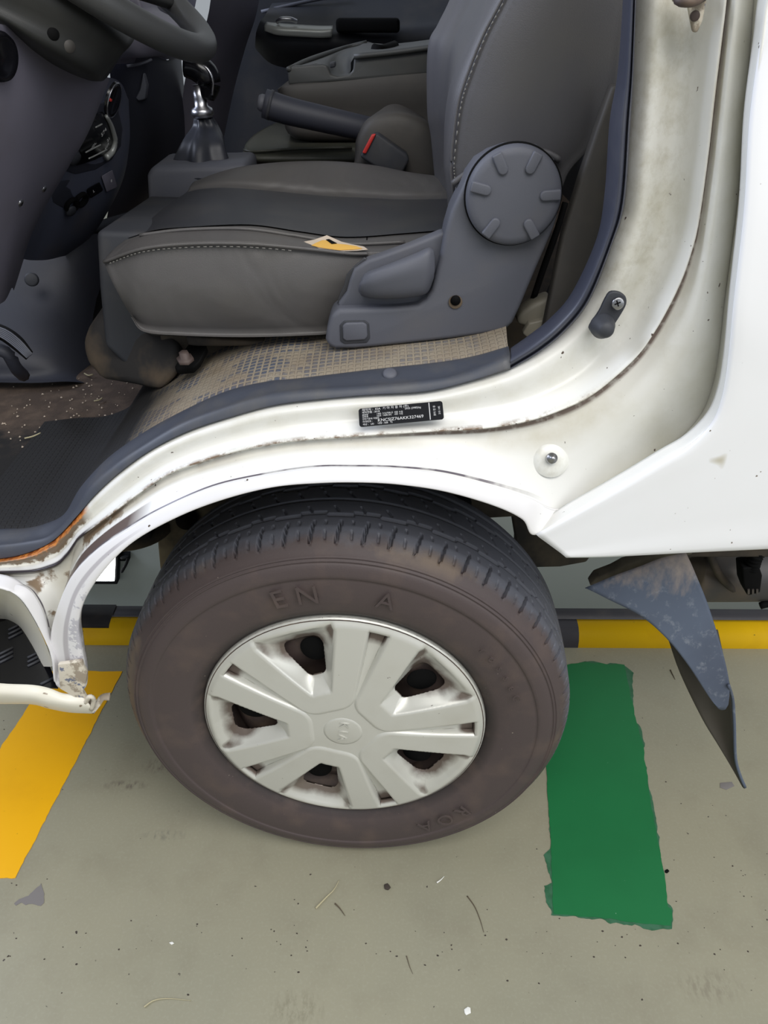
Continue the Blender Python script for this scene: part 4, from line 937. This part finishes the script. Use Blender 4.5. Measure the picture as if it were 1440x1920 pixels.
pe = loft('clutch_pedal', [
    [at(-30,600,1.10), at(10,612,1.09), at(40,632,1.08), at(62,660,1.07)],
    [at(-30,606,1.095), at(8,618,1.085), at(36,638,1.075), at(58,664,1.065)],
    [at(-30,622,1.09), at(0,632,1.08), at(26,650,1.07), at(50,672,1.06)],
    [at(-30,626,1.11), at(0,636,1.10), at(26,654,1.09), at(50,674,1.08)]], MAT['black'], T, 5, 3, closed_v=True, caps=True)
for k in range(6):
    t = k / 5
    tube('pedal_rib', [at(*q) for q in [(-30, 607 + 14 * t, 1.088), (9 - 8 * t, 618 + 13 * t, 1.079), (37 - 10 * t, 638 + 11 * t, 1.069), (60 - 9 * t, 664 + 7 * t, 1.059)]], .0014, MAT['trim'], pe, 6, sub=3)
tube('pedal_arm', [at(-40,650,1.12), at(10,660,1.11), at(30,690,1.12), at(44,704,1.15)], .010, MAT['dash_dark'], pe, 8)

# ================================================================ UNDERBODY
wc = Vector((-.058, .748, .3155))
ar = []
for a in range(56, 146, 6):
    r_ = math.radians(a); R_ = .43
    ar.append([Vector((wc.x + R_ * math.cos(r_), yy, wc.z + R_ * math.sin(r_))) for yy in (.735, .90, 1.08, 1.2)])
wh = loft('wheel_housing', ar, MAT['under'], T, 2, 1)
box('underfloor', (-1.3, 1.1, zf - .03), (.5, 2.35, zf - .012), MAT['under'], T)
box('chassis_rail', (-1.6, 1.12, .44), (1.4, 1.18, .58), MAT['chassis'], T, .01)
fl2 = plate('front_bracket', [(290,960),(330,930),(480,905),(560,905),(440,985),(380,1020),(320,1070),(300,1070)], 1.05, .02, MAT['under'], T, .004)
fb = disc('bracket_hole', 350, 972, 1.045, .018, .006, MAT['black'], fl2, (0.3, -1, .2))
loft('spring_seat', [[Vector((p.x + rr * math.cos(a), p.y + rr * math.sin(a) * .8, p.z + dz_)) for a in [PI * 2 * k / 16 for k in range(17)]] for p in (at(238,1000,1.06),) for rr, dz_ in ((.02, .03), (.075, .03), (.08, .018), (.072, .004), (.02, 0))], MAT['chassis'], T, 2, 2)
rb = plate('rear_bracket', [(740,905),(900,915),(1000,950),(1000,965),(960,970),(880,975),(860,960)], 1.04, .02, MAT['chassis'], T, .004)
disc('bracket_hole', 868, 942, 1.035, .014, .006, MAT['black'], rb, (-.2, -1, .2))
plate('frame_gusset', [(958,960),(1060,950),(1140,1000),(1100,1055),(1050,1064),(964,1066),(966,1010)], 1.06, .02, MAT['chassis'], T, .004)
# air tank, brackets, connector below the corner panel
tk = tube('air_tank', [at(1290,1070,1.02), at(1300,1075,1.02), at(1420,1075,1.02), at(1600,1070,1.02)], lambda t: .040 if t < .02 else .048, MAT['tank'], T, 32, sub=3)
tube('tank_strap', [at(1320,1000,.97), at(1332,1040,.965), at(1350,1080,.965), at(1388,1118,.985)], .006, MAT['chassis'], tk, 8)
tube('tank_strap', [at(1262,1000,.95), at(1275,1040,.94), at(1298,1090,.94)], .007, MAT['chassis'], tk, 8)
cn = prism('wire_connector', [at(1392,1066,.93), at(1424,1062,.93), at(1430,1080,.93), at(1426,1112,.93), at(1402,1118,.93), at(1394,1098,.93)], (0, .03, 0), MAT['black'], T, .003)
for k in range(3): prism('pin_slot', [at(1402 + k * 8, 1106, .928), at(1406 + k * 8, 1105, .928), at(1406 + k * 8, 1114, .928), at(1402 + k * 8, 1115, .928)], (0, .004, 0), MAT['tank'], cn)
tube('corrugated_hose', [at(1408,1066,.94), at(1418,1040,.94), at(1440,1015,.95), at(1470,1000,.96)], lambda t: .011 + .0016 * math.sin(t * 90), MAT['black'], T, 12, sub=14)
tube('hose', [at(1425,1136,.98), at(1450,1128,.98), at(1480,1110,.98)], .006, MAT['black'], T, 8)
box('mount_block', at(1176,1050,.90), at(1198,1030,.90) + Vector((0, .03, 0)), MAT['flap'], T, .003)
box('cross_bracket', at(1235,1046,.93), at(1500,990,.93) + Vector((0, .04, 0)), MAT['chassis'], T, .004)

# mudflap: a stiff rubber sheet folded back on itself
mf = loft('mudflap', [
    [at(1097,1102,.815), at(1150,1080,.815), at(1200,1062,.815), at(1240,1046,.815), at(1285,1036,.815)],
    [at(1140,1122,.80), at(1176,1105,.80), at(1215,1090,.80), at(1258,1078,.80), at(1302,1074,.80)],
    [at(1200,1152,.788), at(1230,1140,.788), at(1262,1130,.788), at(1292,1124,.788), at(1322,1122,.788)],
    [at(1250,1196,.776), at(1272,1190,.776), at(1294,1184,.776), at(1316,1178,.776), at(1340,1176,.776)],
    [at(1290,1246,.765), at(1306,1242,.765), at(1322,1238,.765), at(1338,1234,.765), at(1356,1230,.765)],
    [at(1322,1295,.755), at(1332,1292,.755), at(1342,1288,.755), at(1353,1284,.755), at(1366,1280,.755)],
    [at(1340,1322,.750), at(1345,1326,.750), at(1352,1328,.750), at(1359,1326,.750), at(1365,1318,.750)]], MAT['flap'], T, 5, 5)
solid(mf, .004, -1); mf['label'] = 'curled blue-grey rubber mudflap'
fb2 = loft('flap_fold', [
    [at(1250,1190,.80), at(1300,1185,.80), at(1345,1180,.80)],
    [at(1275,1262,.79), at(1320,1262,.79), at(1362,1255,.785)],
    [at(1315,1345,.775), at(1345,1345,.775), at(1374,1310,.765)],
    [at(1345,1395,.76), at(1360,1392,.76), at(1377,1370,.755)],
    [at(1372,1440,.745), at(1376,1438,.745), at(1381,1430,.743)],
    [at(1392,1476,.735), at(1395,1477,.735), at(1397,1474,.735)]], M('flap_inner', (62, 58, 50), .7).m, mf, 5, 5)
solid(fb2, .003, -1)
tube('flap_edge', [at(1366,1284,.748), at(1374,1312,.756), at(1377,1360,.75), at(1379,1420,.741), at(1387,1452,.736), at(1397,1476,.733)], .0022, MAT['flap'], mf, 8)
prism('flap_mount', [at(a, b, .835) for a, b in ((1106,1100),(1118,1084),(1150,1072),(1172,1060),(1222,1046),(1290,1020),(1300,1040),(1240,1056),(1200,1070),(1150,1088))], (0, .02, 0), MAT['under'], mf, .003)

# ================================================================ FRONT WHEEL
psi = math.radians(-3.15)
WH = None
WM = Matrix.Translation(wc) @ Matrix.Rotation(psi, 4, 'Z')
# tyre: dense lathe displaced by its tread pattern; local x right, z up, y into the truck
ctrl = [(.186,.034),(.192,.020),(.199,.013),(.203,.009),(.206,.006),(.216,-.003),(.232,-.009),(.250,-.0125),(.268,-.0125),(.2745,-.0110),(.276,-.0122),(.284,-.0105),(.294,-.0065),(.2965,-.0038),(.2985,-.0050),(.3005,-.0030),(.3025,-.0040),(.305,.0005),(.311,.008),(.3165,.0150),(.3205,.0215),(.3235,.0290)]
for k in range(27): ctrl.append((.3250 + .0022 * math.sin(PI * (k + 1) / 28), .034 + k * .0048))
ctrl += [(.3235,.166),(.3185,.178),(.308,.190),(.285,.204),(.255,.207),(.225,.198),(.205,.186),(.192,.170)]
ctrl = [(r_, y_ + .006 * max(0, 1 - abs(r_ - .262) / .055) + (.002 if r_ > .30 else 0)) for r_, y_ in ctrl]
prof = []
for i in range(len(ctrl) - 1):
    k = 2
    for j in range(k): t = j / k; prof.append((ctrl[i][0] + (ctrl[i + 1][0] - ctrl[i][0]) * t, ctrl[i][1] + (ctrl[i + 1][1] - ctrl[i][1]) * t))
prof.append(ctrl[-1])
NA = 1260; m_ = len(prof); v = []; f = []
def tri(x): x = x % 1.0; return abs(x * 2 - 1)
def carve(a, r, y):
    if r < .29 or y < -.004: 
        # fine concentric and radial ribbing of the sidewall
        return 0
    d = 0.0
    deg = math.degrees(a) % 360
    if y > .012 and y < .058:      # shoulder slits and sipes between them
        pos = ((deg + (y - .03) * 30) / 6.0) % 1; w = min(pos, 1 - pos) * 6.0
        if .014 < y < .046 and w < .32: d = max(d, .007)
        pos = ((deg + 3.0) / 6.0) % 1; w = min(pos, 1 - pos) * 6.0
        if (.020 < y < .030 or .040 < y < .048) and w < .2: d = max(d, .0022)
    for yc, amp, ww in ((.061, .0022, .0028), (.094, .0, .0014), (.128, .002, .0028), (.150, .0, .002)):
        yy = yc + (amp if tri(deg / 12.0) > .5 else -amp)
        if abs(y - yy) < ww: d = max(d, .0055)
    if .066 < y < .124:
        pos = ((deg - (y - .06) * 90) / 6.0) % 1; w = min(pos, 1 - pos) * 6.0
        if w < .3 and (y < .078 or .100 < y < .112 or y > .118): d = max(d, .003)
    return d
for i in range(NA):
    a = 2 * PI * i / NA; c_, s_ = math.cos(a), math.sin(a)
    for r_, y_ in prof:
        rr = r_ - (carve(a, r_, y_) if r_ > .305 else 0)
        zz = rr * s_
        v.append((rr * c_, y_, max(zz, -(wc.z - .0005))))
for i in range(NA):
    i2 = (i + 1) % NA
    for j in range(m_ - 1): f.append((i * m_ + j, i * m_ + j + 1, i2 * m_ + j + 1, i2 * m_ + j))
tyre = link('front_wheel', v, f, MAT['rubber'], T)
cv = [carve(2 * PI * (i // m_) / NA, *prof[i % m_]) > 0 for i in range(NA * m_)]
tyre.data.polygons.foreach_set('use_smooth', [not any(cv[t] for t in q) for q in f])
tyre.matrix_local = WM
tyre['label'] = 'worn black front tyre with brown dusty sidewall'
recalc(tyre)
# raised sidewall lettering following the curve
def arc_text(s, r_, deg, size, step, depth=.0007, name='sidewall_lettering', y0=-.0118):
    for k, ch in enumerate(s):
        if ch == ' ': continue
        a = math.radians(deg - k * step)
        pos = Vector((r_ * math.cos(a), y0, r_ * math.sin(a)))
        up = Vector((math.cos(a), 0, math.sin(a))); right = Vector((math.sin(a), 0, -math.cos(a)))
        Mx = Matrix((right, up, right.cross(up))).transposed().to_4x4(); Mx.translation = pos
        text(name, ch, Mx, size, MAT['rubber'], tyre, depth)
arc_text('EN', .252, 107, .040, 8.5); arc_text('A', .252, 76, .036, 8)
arc_text('rosseC', .252, 42, .016, 4.6)
arc_text('ROA', .250, -44, .034, 8)
# steel rim behind the cover
rim = lathe('steel_rim', [(.196,.004),(.200,.0),(.203,.004),(.200,.012),(.188,.02),(.180,.05),(.172,.055),(.170,.045),(.155,.030),(.135,.024),(.110,.030),(.085,.048),(.05,.050),(.0,.050)], MAT['steel'], tyre, 96, Matrix.Rotation(PI / 2, 4, 'X') @ Matrix.Scale(-1, 4, (0, 0, 1)))
for k in range(10):
    a = math.radians(35 + 36 * k); Mx = frame((.134 * math.cos(a), .0215, .134 * math.sin(a)), (0, -1, 0), (math.cos(a), 0, math.sin(a))) @ Matrix.Diagonal((1.1, .95, 1, 1))
    lathe('rim_opening', [(0, .0016), (.018, .0016), (.020, 0)], MAT['black'], tyre, 24, Mx)
lathe('axle_hub', [(0, -.012), (.035, -.012), (.04, -.004), (.06, .0)], MAT['chassis'], tyre, 32, Matrix.Translation((0, .045, 0)) @ Matrix.Rotation(PI / 2, 4, 'X') @ Matrix.Scale(-1, 4, (0, 0, 1)))

# wheel cover: pressed disc with five window pockets and five tapering slots
def seg_sdf(px, py, poly):
    """signed distance to convex polygon (ccw), negative inside"""
    d = -1e9; n = len(poly); dd = 1e9
    for i in range(n):
        x0, y0 = poly[i]; x1, y1 = poly[(i + 1) % n]; ex_, ey_ = x1 - x0, y1 - y0; L = math.hypot(ex_, ey_)
        s = ((px - x0) * ey_ - (py - y0) * ex_) / L; d = max(d, s)
        t = max(0, min(1, ((px - x0) * ex_ + (py - y0) * ey_) / (L * L))); dd = min(dd, math.hypot(px - x0 - ex_ * t, py - y0 - ey_ * t))
    return dd if d > 0 else -dd
def ss(a, b, x):
    t = max(0, min(1, (x - a) / (b - a))); return t * t * (3 - 2 * t)
HOLE = [(.108,-.007),(.148,-.019),(.154,-.018),(.156,0),(.154,.018),(.148,.019),(.108,.007)]
POCK = [(.084,-.012),(.176,-.054),(.183,-.054),(.185,0),(.183,.054),(.176,.054),(.084,.012)]
ARM = [(.073,-.0150),(.21,-.0945),(.21,.0945),(.073,.0150)]
def cover_h(r_, a):
    """(depth into the cover, hole distance)"""
    sec = ((math.degrees(a) - 38 + 36) % 72) - 36; b = math.radians(sec)
    x, y = r_ * math.cos(b), r_ * math.sin(b)
    base = .012 * (1 - (r_ / .202) ** 2) - .004 * ss(.190, .200, r_)
    ph = seg_sdf(x, y, HOLE) - .010; pp = seg_sdf(x, y, POCK) - .006
    dep = 0.0
    if pp < 0: 
        q = max(0, min(1, -pp / max(-pp + max(ph, 0), 1e-6)))
        dep = .020 * (q ** .8)
    sa = seg_sdf(x, y, ARM) - .026
    slot = (.0026 + .0098 * ss(.06, .17, r_)) * ss(.0, .0042, sa) * ss(.191, .187, r_)
    if r_ < .034: slot = .0026 * ss(.0, .0042, sa)
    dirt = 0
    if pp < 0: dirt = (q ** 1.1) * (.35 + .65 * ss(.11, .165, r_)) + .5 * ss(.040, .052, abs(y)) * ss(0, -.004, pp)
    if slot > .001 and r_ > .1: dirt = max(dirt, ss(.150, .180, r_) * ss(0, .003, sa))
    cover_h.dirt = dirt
    dep = max(dep, slot)
    return base, dep, ph
radii = [.2000 * k / 110 for k in range(111)]; NT = 1080; mR = len(radii)
v = []; hd = []; dv = []
for i in range(NT):
    a = 2 * PI * i / NT
    for r_ in radii:
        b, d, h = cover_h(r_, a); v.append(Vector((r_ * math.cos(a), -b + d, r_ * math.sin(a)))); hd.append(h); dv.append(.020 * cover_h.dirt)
f = []; cutv = {}
def cut(p, q):
    k = (min(p, q), max(p, q))
    if k not in cutv:
        t = hd[p] / (hd[p] - hd[q]); cutv[k] = len(v); v.append(v[p].lerp(v[q], t)); dv.append(.020); hd.append(0)
    return cutv[k]
for i in range(NT):
    i2 = (i + 1) % NT
    for j in range(mR - 1):
        q = (i * mR + j, i * mR + j + 1, i2 * mR + j + 1, i2 * mR + j)
        if min(hd[t] for t in q) >= 0: f.append(q); continue
        if max(hd[t] for t in q) <= 0: continue
        g = []
        for k in range(4):
            p0, p1 = q[k], q[(k + 1) % 4]
            if hd[p0] >= 0: g.append(p0)
            if (hd[p0] > 0 > hd[p1]) or (hd[p0] < 0 < hd[p1]): g.append(cut(p0, p1))
        if len(g) > 2: f.append(tuple(g))
# turned edge of the disc
base_i = len(v)
for i in range(NT):
    a = 2 * PI * i / NT; v.append(Vector((.2010 * math.cos(a), .009, .2010 * math.sin(a)))); dv.append(0)
for i in range(NT): f.append((i * mR + mR - 1, base_i + i, base_i + (i + 1) % NT, ((i + 1) % NT) * mR + mR - 1))
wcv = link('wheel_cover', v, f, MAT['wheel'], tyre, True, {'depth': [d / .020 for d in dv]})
bm = bmesh.new(); bm.from_mesh(wcv.data); bmesh.ops.remove_doubles(bm, verts=bm.verts, dist=1e-6)
bmesh.ops.delete(bm, geom=[x for x in bm.verts if not x.link_faces], context='VERTS'); bm.to_mesh(wcv.data); bm.free()
solid(wcv, .003, 1)
wcv['label'] = 'five-spoke silver wheel cover'
cap = lathe('centre_cap', [(0, .0135), (.024, .0132), (.0280, .0122), (.0290, .0098), (.0300, .0096), (.0315, .0118), (.033, .0080)], MAT['wheel'], tyre, 64, Matrix.Rotation(PI / 2, 4, 'X'))
for s_, off in (('K', .0150), ('I', .001), ('A', -.012)):
    # letters run down the cap
    a = math.radians(-97)
    right = Vector((math.cos(a), 0, math.sin(a))); up = Vector((-right.z, 0, right.x)); nn = Vector((0, -1, 0))
    Mx = Matrix((right, up, right.cross(up))).transposed().to_4x4(); Mx.translation = right * -off + up * 0.0 + Vector((0, -.0134, 0))
    text('cap_lettering', s_, Mx, .020, MAT['wheel'], tyre, .0012)

# keep the tree at thing > part > sub-part: anything deeper hangs from its part (all inner transforms are identity)
for o in list(bpy.data.objects):
    chain = [o]
    while chain[-1].parent: chain.append(chain[-1].parent)
    if len(chain) > 3: o.parent = chain[-2]
